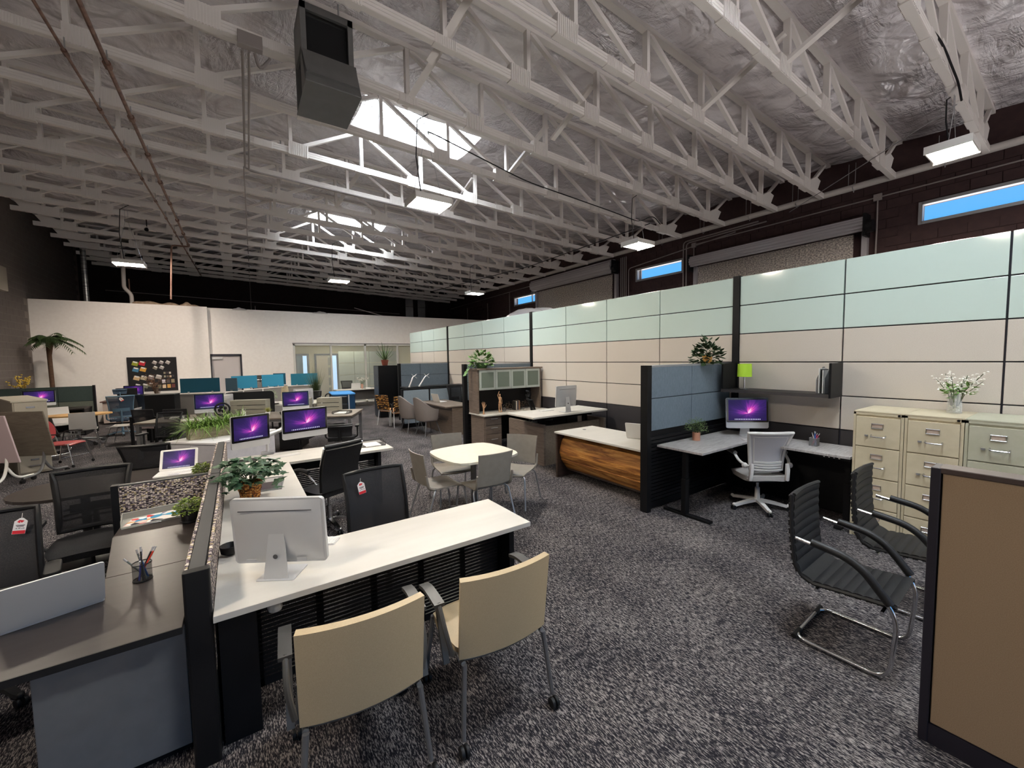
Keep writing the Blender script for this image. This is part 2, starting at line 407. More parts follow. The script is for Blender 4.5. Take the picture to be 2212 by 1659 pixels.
# ------------------------------------------------------------------ roof trusses
NR = [10.65-1.4*k for k in range(6)]     # web posts on the right half
NL = [1.05-1.3*k for k in range(5)]
NODES = [2.35]+NR+NL
def truss(y, label):
    t = thing('roof_truss', label, 'truss', (0,y,0), 0, 'white timber roof trusses'); return t
X0, X1 = -4.75, 11.45
cb = B()
for k in range(3):
    cb.add([(X0,-.045,zb(X0)+.04*k+.003),(X1,-.045,zb(X1)+.04*k+.003),(X1,.045,zb(X1)+.04*k+.003),(X0,.045,zb(X0)+.04*k+.003),
            (X0,-.045,zb(X0)+.04*k+.037),(X1,-.045,zb(X1)+.04*k+.037),(X1,.045,zb(X1)+.04*k+.037),(X0,.045,zb(X0)+.04*k+.037)],
           [(0,3,2,1),(4,5,6,7),(0,1,5,4),(1,2,6,5),(2,3,7,6),(3,0,4,7)])
cb.add([(X0,-.039,zb(X0)),(X1,-.039,zb(X1)),(X1,.039,zb(X1)),(X0,.039,zb(X0)),(X0,-.039,zb(X0)+.12),(X1,-.039,zb(X1)+.12),(X1,.039,zb(X1)+.12),(X0,.039,zb(X0)+.12)],
       [(0,3,2,1),(4,5,6,7),(0,1,5,4),(1,2,6,5),(2,3,7,6),(3,0,4,7)])
TH = 0.83
def slab(b,x0,x1,dz0,dz1,h):
    b.add([(x0,-h,zb(x0)+dz0),(x1,-h,zb(x1)+dz0),(x1,h,zb(x1)+dz0),(x0,h,zb(x0)+dz0),(x0,-h,zb(x0)+dz1),(x1,-h,zb(x1)+dz1),(x1,h,zb(x1)+dz1),(x0,h,zb(x0)+dz1)],
          [(0,3,2,1),(4,5,6,7),(0,1,5,4),(1,2,6,5),(2,3,7,6),(3,0,4,7)])
tcb = B(); slab(tcb,XL+0.02,XR-0.02,TH-.04,TH+.03,.05)
first = truss(TY[1], 'x')
cb.obj('bottom_chord', WHITE, first); tcb.obj('top_chord', WHITE, first)
pb = B().box(-.03,.03,-.042,.042,0,TH-0.12)
for x in NODES:
    o = pb.obj('web_post', WHITE, first) if x==NODES[0] else inst(po, first)
    if x==NODES[0]: po=o
    o.location = (x,0,zb(x)+.12)
# diagonals
def diag(xa,za,xb,zb_):
    return B().bar([(xa,0,za),(xb,0,zb_)],.060,.06).obj("diagonal_web", WHITE, first)
for i,x in enumerate(NR):
    xl = NR[i+1] if i+1<len(NR) else 2.35
    diag(x-.10, zb(x)+.14, xl+.06, zb(xl)+TH-.04)
for i,x in enumerate(NL):
    xr = NL[i-1] if i>0 else 2.35
    diag(x+.10, zb(x)+.14, xr-.06, zb(xr)+TH-.04)
diag(10.75,zb(10.75)+.14,XR-.25,zb(XR)+TH-.04); diag(NL[-1]-.08,zb(NL[-1])+.14,XL+.15,zb(XL)+TH-.04)
# ribbed plywood gusset plates and small splice plates
gp = B(); gp.box(0,.34,-.050,.050,0,.24)
for k in range(11): gp.box(.004+.031*k,.004+.031*k+.016,-.061,.061,.004,.236)
go = None
for x in NR+NL:
    R = x in NR; xx = x-.32 if R else x-.05
    if go is None: o = gp.obj('gusset_plate', WHITE, first); go = o
    else: o = inst(go, first)
    o.location = (xx,0,zb(xx+.2)-.012); o.rotation_euler = (0,math.atan(.035),0)
sp_ = B(); sp_.box(0,.30,-.049,.049,0,.123)
for k in range(12): sp_.box(.006+.0245*k,.006+.0245*k+.014,-.057,.057,.003,.120)
so = None
for i in range(10):
    x = [9.8,8.4,7.0,5.6,4.2,2.2,.45,-.85,-2.15,-3.5][i]
    o = sp_.obj('splice_plate', WHITE, first) if so is None else inst(so, first)
    if so is None: so = o
    o.location = (x,0,zb(x+.15)-.004); o.rotation_euler = (0,math.atan(.035),0)
# end gusset where the chord meets the bearing diagonal
for xe,s in ((10.65,1),(NL[-1],-1)):
    B().prism([(xe-.3*s,0),(xe+.35*s,0),(xe+.55*s,.30),(xe+.30*s,.34),(xe,.2),(xe-.3*s,.2)][::s],-.056,.056,M=T(0,0,zb(xe)+.01) @ Matrix.Rotation(PI/2,4,'X')).obj('end_gusset', WHITE, first)
for i,y in enumerate(TY):
    if i==1: first['label'] = 'white timber roof truss nearest the viewer, reaching over the hanging lamp at top right'; continue
    if i==0: continue
    lab = 'white timber roof truss, the %s one back from the nearest' % (ORD[i-1]) if i<len(TY)-1 else 'white timber roof truss farthest back, in front of the dark rear wall'
    t = dup(first, lab, (0,y,0))
# lateral braces that run from truss to truss
BR = [(6.35,2.64,1.38,.17,.62,'long white brace board between the two nearest roof trusses at upper right'),
      (6.4,3.88,2.64,.17,.6,'white brace board between the second and third roof trusses'),
      (5.1,7.5,6.17,.2,.6,'white brace board leaning between roof trusses above the round light fixture'),
      (2.3,5.2,3.9,.02,.66,'grey white brace leaning across the trusses right of the metal air duct'),
      (2.35,6.3,4.9,.02,.66,'lower leaning brace in line with the one beside the air duct'),
      (2.3,11.6,10.2,.05,.6,'leaning brace between middle trusses left of the first hanging lamp'),
      (5.0,10.2,8.9,.2,.6,'small white brace board between trusses above the low roller door'),
      (5.0,5.9,4.9,.2,.6,'white brace board beside the skylight trusses, right of centre')]
for x,ya,yb_,da,db,lab in BR:
    B().bar([(x,ya,zb(x)+da),(x+(.35 if x<3 else 0),yb_,zb(x)+db)],.09,.05).obj('brace_board', WHITE); tag(bpy.data.objects[-1] if False else COL.objects[-1], lab, 'brace')

# ------------------------------------------------------------------ right wall: windows, roller doors, pipes
FRM = mat('window_frame_grey', S(150,150,152), 0.5, 0.3)
PANE = mat('window_pane', (0.95,0.98,1.0), 0.02, alpha=0.06)
for k,(a,c) in enumerate(WINS):
    wi = B(); z0,z1 = WZ; t_=.05
    for q in ((a-.05,a+.01,z0-.05,z1+.05),(c-.01,c+.05,z0-.05,z1+.05)): wi.box(XR-.03,XR+.1,q[0],q[1],q[2],q[3])
    wi.box(XR-.03,XR+.1,a,c,z0-.05,z0+.01).box(XR-.03,XR+.1,a,c,z1-.01,z1+.05)
    if k: wi.box(XR+.02,XR+.08,c-.14 if k==1 else a+.30,(c-.14 if k==1 else a+.30)+.03,z0,z1)
    o = struct('window_%d'%(k+1), wi, FRM)
    B().box(XR+.05,XR+.06,a,c,z0,z1).obj('pane', PANE, o)
ROLL = mat('roller_housing_metal', S(176,172,176), 0.4, 0.25)
BUB = varied('foil_bubble_insulation', S(150,142,138), S(246,238,228), 0.3, (1,8,13), 3, metal=0.35, bmp=1.0, bdist=0.04, stops=[(.34,S(150,142,138)),(.5,S(206,197,190)),(.66,S(248,240,230))])  # glints and shade of the crinkles are mottled into the foil colour
for k,(a,c,zc_,r,cz,lab) in enumerate([(3.1,7.2,4.74,.15,4.6,'wide roller door with foil bubble insulation behind the near panels'),(10.25,15.1,5.22,.24,4.98,'farther roller door with taller housing above foil insulation')]):
    d = thing('roller_door', lab, 'roller door', (XR-.05,(a+c)/2,0)); h=(c-a)/2
    B().box(.0,.04,-h+.25,h-.05,0,cz).obj('insulated_curtain', BUB, d)
    hb = B()
    hb.tube([(-.18,-h,zc_),(-.18,h,zc_)],r,20)
    for i in range(5):
        an=math.radians(130+i*28); hb.box(-.012,.012,-h,h,-.02,.02,M=T(-.18+math.cos(an)*r*1.03,0,zc_+math.sin(an)*r*1.03) )
    hb.obj('coil_housing', ROLL, d)
    B().box(-.34,.0,-h-.05,-h,zc_-.28,zc_+.2).box(-.34,.0,h,h+.05,zc_-.28,zc_+.2).obj('end_bracket', BLACKM, d)
    B().box(-.08,.05,-h-.02,-h+.08,0,cz).box(-.08,.05,h-.1,h,0,cz).obj('guide_rail', ROLL, d)
    B().tube([(-.3,-h-.06,zc_-.1),(-.3,-h-.18,zc_-.1)],.13,14).obj('chain_wheel', BLACKM, d)
PIPEW = mat('white_pipe_paint', S(196,190,186), 0.5)
o = B().tube([(11.5,YF+.2,5.55),(11.5,11.3,5.60),(11.5,20,5.6)],.07,12).obj('wall_pipe', PIPEW); tag(o,'thick white pipe running along the dark right wall under truss ends','pipe')
hb = B()
for y in [1.9,3.3,4.4,5.5,6.8,8.2]: hb.tube([(11.5,y-.02,5.62),(11.5,y-.02,6.1)],.006,5).tube([(11.5,y+.1,5.62),(11.5,y+.1,6.1)],.006,5).tube([(11.5,y,5.47),(11.41,y,5.56),(11.5,y,5.66),(11.59,y,5.56)],.008,5,closed=True)
hb.obj('pipe_hanger', SILVER, o)
CON = mat('conduit_grey', S(150,142,140), 0.45, 0.4)
def conduit(pts, r, lab, name='conduit', cat='conduit', m=None, n=7, fr=.12):
    o = B().tube(fillet(pts, fr, 4), r, n).obj(name, m or CON); tag(o, lab, cat); return o
conduit([(11.765,YF+.2,5.30),(11.765,7.25,5.30),(11.765,7.25,3.0)],.016,'thin grey conduit along right wall ending at the junction box by the near roller door')
conduit([(11.765,2.95,5.30),(11.765,2.95,3.0)],.016,'vertical conduit between long window and near roller door')
conduit([(11.765,5.2,5.42),(11.765,7.50,5.40),(11.765,7.50,3)],.02,'curved conduit dropping right of the middle blue window')
conduit([(11.765,5.4,5.48),(11.765,7.60,5.46),(11.765,7.60,3)],.02,'outer curved conduit beside the middle blue window')
conduit([(11.765,6.0,5.36),(11.765,9.75,5.05),(11.765,9.75,3)],.018,'conduit bending down left of the middle blue window')
for i in range(4): conduit([(11.76,9.86+.08*i,5.5),(11.76,9.86+.08*i,3)],.02,'%s of four parallel conduits between middle window and far roller door'%['nearest','second','third','farthest'][i])
conduit([(11.765,17.4,5.3),(11.765,17.4,3)],.018,'vertical conduit left of the farthest blue window')
conduit([(11.765,10.6,5.42),(11.765,24.2,5.2)],.018,'high thin conduit along the far part of the right wall')
conduit([(11.765,19.6,5.0),(11.765,19.6,3)],.018,'vertical conduit near the far right corner')
conduit([(11.765,22.0,5.0),(11.765,22.0,3)],.018,'vertical conduit in the far dark corner')
for y,z,lab in ((2.95,5.30,'small square junction box above the long blue window'),(7.25,5.28,'small square junction box at top left of near roller door')):
    tag(B().cbox((0,0,0),(.06,.14,.14)).obj('junction_box', CON, loc=(11.765,y,z), bevel=.006), lab, 'junction box')
# ------------------------------------------------------------------ far white office walls
W1, W2 = 19.0, 19.3
struct('wall_office_left', B().box(XL,-.98,W1,W1+.15,0,4.02), WALLW)
wf = B(); wf.box(-.98,-.83,W1,W2+.15,0,4.02)
wf.box(-.98,-.80,W2,W2+.15,0,4.02).box(.17,1.99,W2,W2+.15,0,4.02).box(-.80,.17,W2,W2+.15,2.24,4.02).box(1.99,7.2,W2,W2+.15,2.66,4.02).box(7.2,XR,W2,W2+.15,0,4.02)
struct('wall_office_right', wf, WALLW)
DF = mat('dark_door_frame', S(32,32,44), 0.5)
db = B(); db.box(-.86,-.80,W2-.02,W2+.1,0,2.24).box(.11,.17,W2-.02,W2+.1,0,2.24).box(-.86,.17,W2-.02,W2+.1,2.18,2.26)
d1 = struct('door_1', db, DF)
B().box(-.80,.11,W2+.03,W2+.07,0,2.18).obj('door_leaf', mat('door_leaf_paint', S(196,190,190), 0.6), d1)
B().box(-.78,-.45,W2-.05,W2+.03,2.06,2.15).obj('door_closer', ALU, d1)
# glazed shop front of the office behind
FW = mat('white_frame', S(212,210,204), 0.45)
gf = B(); gf.box(1.99,7.2,W2-.03,W2+.1,2.60,2.68).box(1.99,7.2,W2-.03,W2+.1,0,.06)
for x in (1.99,3.43,4.90,6.42,7.12): gf.box(x,x+.07,W2-.03,W2+.1,0,2.66)
g1 = struct('window_4', gf, FW)
B().box(1.97,7.2,W2-.05,W2+.1,2.68,2.71).obj('head_trim', mat('head_trim_grey', S(120,118,118), .5), g1)  # head trim is a darker grey than the frame
for x0,x1 in ((2.06,3.43),(3.50,4.90),(4.97,6.42),(6.49,7.12)): B().box(x0,x1,W2+.03,W2+.04,.06,2.6).obj('pane', GLASS, g1)
# room behind the glass
struct('wall_interior_back', B().box(1.4,7.4,22.6,22.7,0,2.8), varied('cream_paint', S(206,196,160), S(212,203,170), .8))
struct('wall_interior_left', B().box(1.3,1.4,W2+.15,22.7,0,2.8), MATS['cream_paint'])
struct('wall_interior_right', B().box(7.3,7.4,W2+.15,22.7,0,2.8), MATS['cream_paint'])
struct('ceiling_interior', B().box(1.3,7.4,W2+.15,22.7,2.8,2.9), WALLW)
for k,(a,c) in enumerate(((2.37,3.0),(3.26,4.38))):
    fb = B(); fb.box(a,a+.08,22.5,22.6,0,2.3).box(c-.08,c,22.5,22.6,0,2.3).box(a,c,22.5,22.6,2.22,2.3)
    dd = struct('door_%d'%(k+2), fb, DF)
    sk = mat('blue_daylight_pane', (.5,.7,1), .4, emit=(.42,.66,1.0), es=.9)
    if k==0:
        B().box(a+.08,a+.34,22.52,22.58,0,2.22).obj('door_leaf', mat('teal_door_paint', S(44,82,98), .5), dd)
        B().box(a+.36,a+.53,22.53,22.57,0,2.2).obj('glazing', sk, dd)
    else:
        B().box(a+.08,a+.62,22.54,22.58,0,2.22).obj('door_leaf', mat('cream_door', S(196,184,160), .5), dd)
        for j in range(4): B().box(a+.63,a+.80,22.53,22.57,.15+.52*j,.55+.52*j).obj('louvre', mat('louvre_grey', S(150,150,140), .5), dd)
        B().box(a+.84,a+1.03,22.53,22.57,0,2.2).obj('glazing', sk, dd)
pn = thing('reflected_partition','pale grey green panels imitating the tall partition reflected in the office glass','partition',(5.7,21.6,0))  # panels stand in for the tall partition mirrored in the glass
for i in range(4):
    for j in range(4): B().box(-1.5+.75*i+.01,-.75+.75*i-.01,-.03,.03,.02+.6*j,.60+.6*j).obj('panel', mat('reflection_green', S(150,158,148), .5), pn)
cl = thing('office_fill_panel','added glowing panel brightening the room behind the office glass','light',(4.3,21.0,2.76))  # added unseen panel that brightens the office interior
B().box(-1.2,1.2,-.3,.3,0,.035).obj('diffuser', mat('office_fill_glow', (1,1,1), .5, emit=(1,.93,.74), es=7), cl)

# ------------------------------------------------------------------ ceiling services
COPPER = varied('copper_pipe', S(112,84,74), S(140,112,98), .45, (1,3,1), 4, metal=.6)
def pipe_run(pts, r, lab, m=COPPER, name='sprinkler_pipe'):
    o = thing(name, lab, 'pipe', pts[0]); p0 = Vector(pts[0]); q=[Vector(p)-p0 for p in pts]
    B().tube(fillet(q,.08,3),r,8).obj('pipe_run', m, o); return o, q
def fittings(o, q, step, r, m):
    a,b_ = q[0],q[1]; n=int((b_-a).length/step); d=(b_-a).normalized()
    for i in range(1,n+1):
        c=a+d*step*i; B().tube([c-d*.05,c+d*.05],r*1.7,8).obj('coupling', m, o)
        B().tube([c,c+Vector((0,0,.18))],.008,5).obj('hanger_rod', SILVER, o)
o,q = pipe_run([(-1.19,4.6,5.72),(-1.1,17.0,5.72),(-1.55,17.05,5.72),(-1.62,16.7,3.95)],.026,'rusty copper pipe running away under the trusses at upper left, thicker of the two'); fittings(o,q,1.35,.026,COPPER)
o,q = pipe_run([(-1.62,4.6,5.72),(-1.1,22.5,5.74)],.018,'thinner copper pipe running beside the thicker one at upper left'); fittings(o,q,1.35,.018,COPPER)
o,q = pipe_run([(.25,6.2,5.80),(.33,9.95,5.84),(.6,10.1,5.86),(5.4,10.1,5.70)],.017,'left conduit of the pair dropping from the grey box near the air duct', CON,'conduit_run')
o,q = pipe_run([(.32,6.2,5.80),(.40,10.05,5.84),(.7,10.16,5.88),(9.0,10.16,5.55)],.017,'right conduit of the pair running from the grey box near the air duct', CON,'conduit_run')
o,q = pipe_run([(.31,9.9,5.84),(.72,23.8,5.95),(.72,23.9,4.0)],.012,'thin rod line continuing back from the paired conduits to the white wall', CON,'conduit_run')
tag(B().cbox((0,0,0),(.26,.1,.16)).obj('junction_box', CON, loc=(.33,6.12,5.87), bevel=.005),'grey junction box on a truss left of the air duct','junction box')
conduit([(.55,6.2,5.80),(.42,6.22,5.62),(.38,6.2,5.8)],.02,'short hooked conduit under the grey junction box')
# evaporative cooler drop: frame with open grille and slanted scoop
GALV = varied('galvanised_sheet', S(104,104,103), S(110,110,109), .45, (2,2,2), 3, metal=.3)
h = thing('air_duct','grey sheet metal air outlet with slanted scoop hanging at top left','air duct',(1.12,5.55,5.2))
fb = B(); fb.box(-.30,.30,0,.04,.92,1.0).box(-.30,-.24,0,.04,.0,1.0).box(.24,.30,0,.04,.0,1.0).box(-.3,.3,0,.04,0,.06)
fb.box(-.30,.30,.52,.56,.0,1.0).box(-.30,-.27,.04,.52,.5,1.0).box(.27,.30,.04,.52,.5,1.0).box(-.3,.3,.04,.56,.97,1.0); fb.obj('duct_frame', GALV, h)
B().box(-.24,.24,.10,.12,.34,.92).obj('opening_shade', mat('shade_black',(.004,.004,.005),.9), h)  # black sheet stands in for the shade inside the outlet
sb = B(); sb.add([(-.29,-.24,.06),(.29,-.24,.06),(.31,.02,-.06),(-.31,.02,-.06),(-.31,-.05,.42),(.31,-.05,.42)],[(0,1,5,4),(3,2,1,0)])
sb.add([(-.31,.5,.0),(.31,.5,.0),(.31,.02,-.06),(-.31,.02,-.06)],[(0,1,2,3)])
sb.sheet(lambda u,v:(-.31+.62*u,-.26+.20*v,-.05+.42*v),2,2,.012,smooth=False); sb.sheet(lambda u,v:(-.31+.62*u,-.26+.80*v,-.05-.0*v),2,2,.012,smooth=False)
sb.sheet(lambda u,v:(-.30,-.26+.20*v+u*(.30-.2*v),-.05+.42*v),2,2,.01,smooth=False); sb.sheet(lambda u,v:(.30,-.26+.20*v+u*(.30-.2*v),-.05+.42*v),2,2,.01,smooth=False)
sb.obj('scoop', GALV, h)
B().tube([(-.2,.28,1.0),(-.2,.28,1.35)],.012,6).tube([(.2,.28,1.0),(.2,.28,1.35)],.012,6).obj('hanger_rod', SILVER, h)

# high bay lamps
TUBE = mat('lamp_tube', (1,1,1), .4, emit=(1.0,.88,.72), es=LAMP_W)
LMP = [(8.72,1.38,4.80,'bright high bay lamp hanging at far right beneath the last truss'),(7.76,6.17,4.46,'high bay lamp above the partition wall near the middle blue window'),
       (2.64,6.17,4.38,'high bay lamp hanging in the middle below the large skylight'),(2.85,14.1,4.50,'small looking high bay lamp in front of the far dark wall, centre'),
       (-2.13,14.1,4.46,'high bay lamp hanging at the left in front of two vertical pipes'),(7.87,14.1,4.48,'high bay lamp far back at the right near the metal ducts'),
       (-2.4,6.17,4.6,'high bay lamp over the left desks out of view'),(-2.4,1.38,4.6,'unseen high bay lamp added behind the viewer on the left for the tan partition'),(8.1,-3.2,4.6,'high bay lamp behind the viewer on the right')]  # left rear lamp is added to brighten the tan partition
l0 = thing('high_bay_lamp','x','lamp',(0,0,0),0,'hanging high bay lamps')
hb = B(); hb.box(-.30,.30,-.24,.24,.03,.08); hb.box(-.30,-.285,-.24,.24,-.03,.03).box(.285,.30,-.24,.24,-.03,.03).box(-.3,.3,-.24,-.225,-.01,.03).box(-.3,.3,.225,.24,-.01,.03); hb.obj('housing', WHITEP, l0)
tb = B()
for i in range(4): tb.box(-.27,-.03,-.20+.105*i,-.20+.105*i+.08,-.005,.028).box(.03,.27,-.20+.105*i,-.20+.105*i+.08,-.005,.028)
tb.obj('lamp_tubes', TUBE, l0)
B().ball((0,0,-.0),(.03,.03,.04)).obj('sensor', WHITEP, l0)
LW=[]
for i,(x,y,z,lab) in enumerate(LMP):
    if i==0: l0.location=(x,y,z); l0['label']=lab; l_=l0
    else: l_=dup(l0, lab, (x,y,z))
    LW.append((l_,zb(x)-z))
for l_,hh in LW:
    B().tube([(-.25,0,.08),(-.03,0,hh*.7),(-.03,0,hh+.01)],.004,4).tube([(.25,0,.08),(.03,0,hh*.7),(.03,0,hh+.01)],.004,4).obj('hanging_wire', SILVER, l_)
    B().tube([(-.1,.02,.08),(-.16,.05,hh*.5),(-.12,.06,hh*.9),(.1,.06,hh+.03)],.009,5).obj('power_cord', BLACK, l_)
sl = thing('spot_lamp','small spot lamp on a roof truss washing the white wall','lamp',(-1.9,15.3,5.72))
B().tube([(0,0,.24),(0,0,.05)],.012,6).obj('stem', BLACKM, sl); B().lathe([(.03,0),(.05,.10),(.045,.10),(.02,.01)],n=14,M=T(0,0,.0,rx=125)).obj('lamp_head', BLACKM, sl)
sd = bpy.data.lights.new('spot_light','SPOT'); sd.energy = 330; sd.color = (1.0,.86,.74); sd.spot_size = math.radians(95); sd.spot_blend = .9; sd.shadow_soft_size = .12
so_ = bpy.data.objects.new('spot_light', sd); COL.objects.link(so_); so_.parent = sl; so_.location = (0,.08,-.08); so_.rotation_euler = (math.radians(42),0,math.radians(8))
# vertical pipes and ducts above the white walls
tag(B().tube([(-4.2,20,0.0),(-4.2,20,5.9)],.075,12).obj('vent_pipe', varied('spiral_duct',S(120,122,124),S(190,192,192),.3,(1,1,14),3,metal=.8)),'shiny metal vent pipe rising behind the white wall at far left','pipe')
tag(B().tube(fillet([(-3.13,19.6,5.9),(-3.16,19.6,4.62),(-2.98,19.6,4.40),(-2.98,19.6,3.6)],.1,4),.06,12).obj('drain_pipe', PIPEW),'white pipe with a bend dropping behind the white wall beside the left lamp','pipe')
tag(B().tube([(-3.08,20,5.0),(-3.08,20,0.0)],.02,8).obj('copper_drop', COPPER),'thin copper pipe beside the bent white pipe','pipe')
for k,(a,c) in enumerate(((8.57,9.06),(9.36,9.81))):
    d = thing('metal_duct',['left flat metal duct against the far dark wall','right flat metal duct against the far dark wall'][k],'duct',((a+c)/2,23.9,0))
    for j in range(4): B().box(-.24,.24,0,.3,3.9+.62*j,4.5+.62*j).obj('duct_section', mat('duct_sheet',S(168,170,172),.25,.85), d)
for y,z,lab in ((23.9,4.75,'thin horizontal conduit on the far dark wall'),):
    conduit([(-4.5,24.2,z+.35),(8.3,24.2,z-.05)],.015,lab)
conduit([(.9,24.2,4.3),(.9,24.2,4.75)],.02,'short vertical conduit stub on the far dark wall')
# items lying on top of the office boxes
CARD = varied('brown_paper', S(150,128,108), S(186,164,140), .8, (4,4,4), 3)
def heap(x,y,z,w_,d_,h_,lab,m,seed,name='wrapped_bundle'):
    rnd=random.Random(seed); ph=[rnd.random()*6 for _ in range(6)]
    f=lambda u,v:(-w_/2+w_*u,-d_/2+d_*v,(h_*(math.sin(PI*min(1,max(0,u)))**.4*math.sin(PI*v)**.5)*(.75+.2*math.sin(7*u+ph[0])+.12*math.sin(17*u+5*v+ph[1]))))
    tag(B().sheet(f,18,8,.01).obj(name,m,loc=(x,y,z)),lab,'bundle')
heap(-2.3,19.5,4.0,1.4,.5,.24,'crumpled brown paper lying on top of the white wall, left',CARD,1); heap(-1.35,19.5,4.0,.7,.4,.22,'brown cardboard scrap on the white wall beside the thin copper drop',CARD,2)
PLAS = mat('clear_plastic_wrap', S(200,196,196), .25, alpha=.85)
heap(7.5,13.05,2.9,.8,3.4,.30,'long low plastic wrapped bundle behind the tall partition',PLAS,3); heap(7.5,9.9,2.9,1.0,2.6,.70,'tall plastic wrapped crate behind the tall partition',PLAS,4,'wrapped_crate')
tag(B().box(7.0,8.0,8.6,14.8,0,2.9).obj('storage_stack', CARD),'stacked storage hidden behind the tall partition','stack')
heap(3.1,19.4,4.0,.6,.3,.1,'small plastic scrap on the white wall above the glazed office',PLAS,5); heap(.2,19.4,4.0,.5,.3,.1,'scrap on the white wall above the door',PLAS,6)
tag(B().bar([(4.6,19.6,4.35),(5.9,19.5,4.02)],.03,.03).obj('loose_strut', CON),'loose slanted strut lying on top of the white wall','strut')
# cables
def cable(pts, r, lab, m=BLACK):
    tag(B().tube(fillet(pts,.4,6),r,6).obj('cable', m), lab, 'cable')
cable([(2.70,6.22,5.5),(2.95,6.9,5.95),(5.5,7.42,5.84),(8.3,7.42,5.70),(9.4,7.42,5.62),(9.7,7.2,5.8),(9.75,7.0,5.5)],.012,'black cable looping from the middle lamp along a truss to the right')
cable([(9.7,7.3,5.6),(9.0,12,5.25),(7.6,17.6,5.05)],.012,'dark cable strung straight from the truss corner to the far lamp')
cable([(6.3,1.44,5.72),(7.3,1.32,5.8),(8.4,1.30,5.6),(8.65,1.30,5.45)],.013,'black cable draped over the nearest truss to the right lamp')
cable([(9.0,1.4,5.56),(11.6,4.6,5.45)],.008,'thin wire along the truss ends at upper right', SILVER)
# wall mounted heater unit at far left
hv = thing('wall_unit','beige wall mounted blower unit high on the left block wall','wall unit',(XL+.05,15.2,3.85))
HB = mat('beige_metal', S(140,132,120), .5)
B().box(0,.45,-.9,.9,0,.62).obj('casing', HB, hv, bevel=.02)
B().box(.45,.48,-.35,.35,.1,.52).obj('frame', mat('pale_frame',S(186,180,168),.5), hv)
for i in range(6): B().box(.47,.50,-.32+.108*i,-.32+.108*i+.02,.12,.5).obj('slat', BLACK, hv)
conduit([(XL+.1,13.4,3.9),(XL+.1,13.4,6.3)],.02,'conduit above the beige blower on the left wall', m=PIPEW)
conduit([(XL+.1,15.9,3.6),(XL+.1,15.9,.6)],.025,'white conduit running down the left block wall below the blower', m=PIPEW)
conduit([(XL+.1,13.4,4.9),(XL+.1,16.9,4.9),(XL+.1,16.9,6.6)],.02,'angled conduit high on the dark left wall', m=PIPEW)

# ------------------------------------------------------------------ tall panel partition
PW = 5.95
FABB = varied('beige_panel_fabric', S(196,186,174), S(204,195,184), .9, (60,60,60), 3, spec=.15)
PGL = mat('back_painted_glass', S(198,214,206), .08, spec=.5, coat=.3)
SEAM = mat('dark_seam', (.02,.02,.03), .6)
ys = [-1.9,-.68,.53,1.76,3.00,4.27,5.46,6.63,7.88,9.09,10.25,11.38,12.58,13.77,14.9,16.2]
tp = thing('tall_partition','long floor to ceiling-height office partition of pale glass and beige panels','partition',(PW,0,0))
B().box(.03,.09,ys[0],ys[-1],.02,3.01).obj('core_frame', SEAM, tp)
rows = [(1.0,1.405),(1.405,1.81),(1.81,2.21),(2.21,2.61),(2.61,3.02)]
for a,c in zip(ys,ys[1:]):
    post = a in (3.00,7.88,12.58)
    a2 = a+(.05 if post else .008); c2 = c-(.05 if c in (3.00,7.88,12.58) else .008)
    for k,(z0,z1) in enumerate(rows):
        B().box(0,.035,a2,c2,z0+.007,z1-.006).obj('glass_panel' if k>2 else 'fabric_panel', PGL if k>2 else FABB, tp, bevel=.003)
    B().box(.004,.035,a2,c2,.01,.993).obj('base_panel', mat('charcoal_panel', S(40,37,40), .6), tp, bevel=.003)
for y in (3.00,7.88,12.58): B().box(-.02,.12,y-.045,y+.045,0,3.03).obj('corner_post', BLACKM, tp)

# ------------------------------------------------------------------ lower blue grey partitions
BLUE = varied('blue_grey_fabric', S(104,116,126), S(116,128,138), .9, (70,70,8), 3, spec=.15)
def low_part(name_lab, y, x0, x1, zt, splits, rows_, slat_top, post=True):
    t = thing('low_partition', name_lab, 'partition', (x0,y,0)); W=x1-x0
    B().box(.0,W,-.02,.02,.02,zt-.02).obj('core_frame', BLACKM, t)
    if post: B().box(-.03,.05,-.05,.05,0,zt+.005).obj('end_post', BLACKM, t)
    B().box(.05,W,-.045,.045,zt-.02,zt+.005).obj('top_cap', mat('grey_cap',S(150,152,156),.4,.3), t)
    xs=[.05]+[s-x0 for s in splits]+[W]
    for a,c in zip(xs,xs[1:]):
        for z0,z1 in rows_:
            B().box(a+.004,c-.004,-.045,-.018,z0+.004,z1-.004).obj('fabric_panel', BLUE, t, bevel=.004)
            B().box(a+.004,c-.004,.018,.045,z0+.004,z1-.004).obj('fabric_panel', BLUE, t, bevel=.004)
    n=int((slat_top-.08)/.045); sl=None
    for i in range(n):
        z=.08+.045*i
        if sl is None: sl=B().box(.05,W,-.042,-.02,0,.034).obj('slat', BLACKM, t); o=sl
        else: o=inst(sl,t)
        o.location=(0,0,z)
    return t
low_part('blue grey partition in front of the green lamp and shelf, black slatted base', 3.12, 4.08, PW, 1.80, [4.98], [(1.0,1.40),(1.40,1.79)], .97)
low_part('blue grey partition rising behind the wood hutch with glass doors', 7.95, 4.13, PW, 1.80, [4.9], [(1.0,1.40),(1.40,1.79)], .97)
low_part('dark blue grey partition farther back beside the black filing cabinet', 12.65, 4.25, PW, 1.80, [4.95], [(1.06,1.43),(1.43,1.79)], 1.0)
t = thing('low_partition','short pale blue grey partition behind the wooden reception desk','partition',(3.78,11.05,0))
B().box(0,2.1,-.02,.02,0,1.08).obj('core_frame', BLACKM, t)
LB = varied('pale_blue_fabric', S(124,134,142), S(134,144,152), .9, (70,70,8), 3, spec=.15)
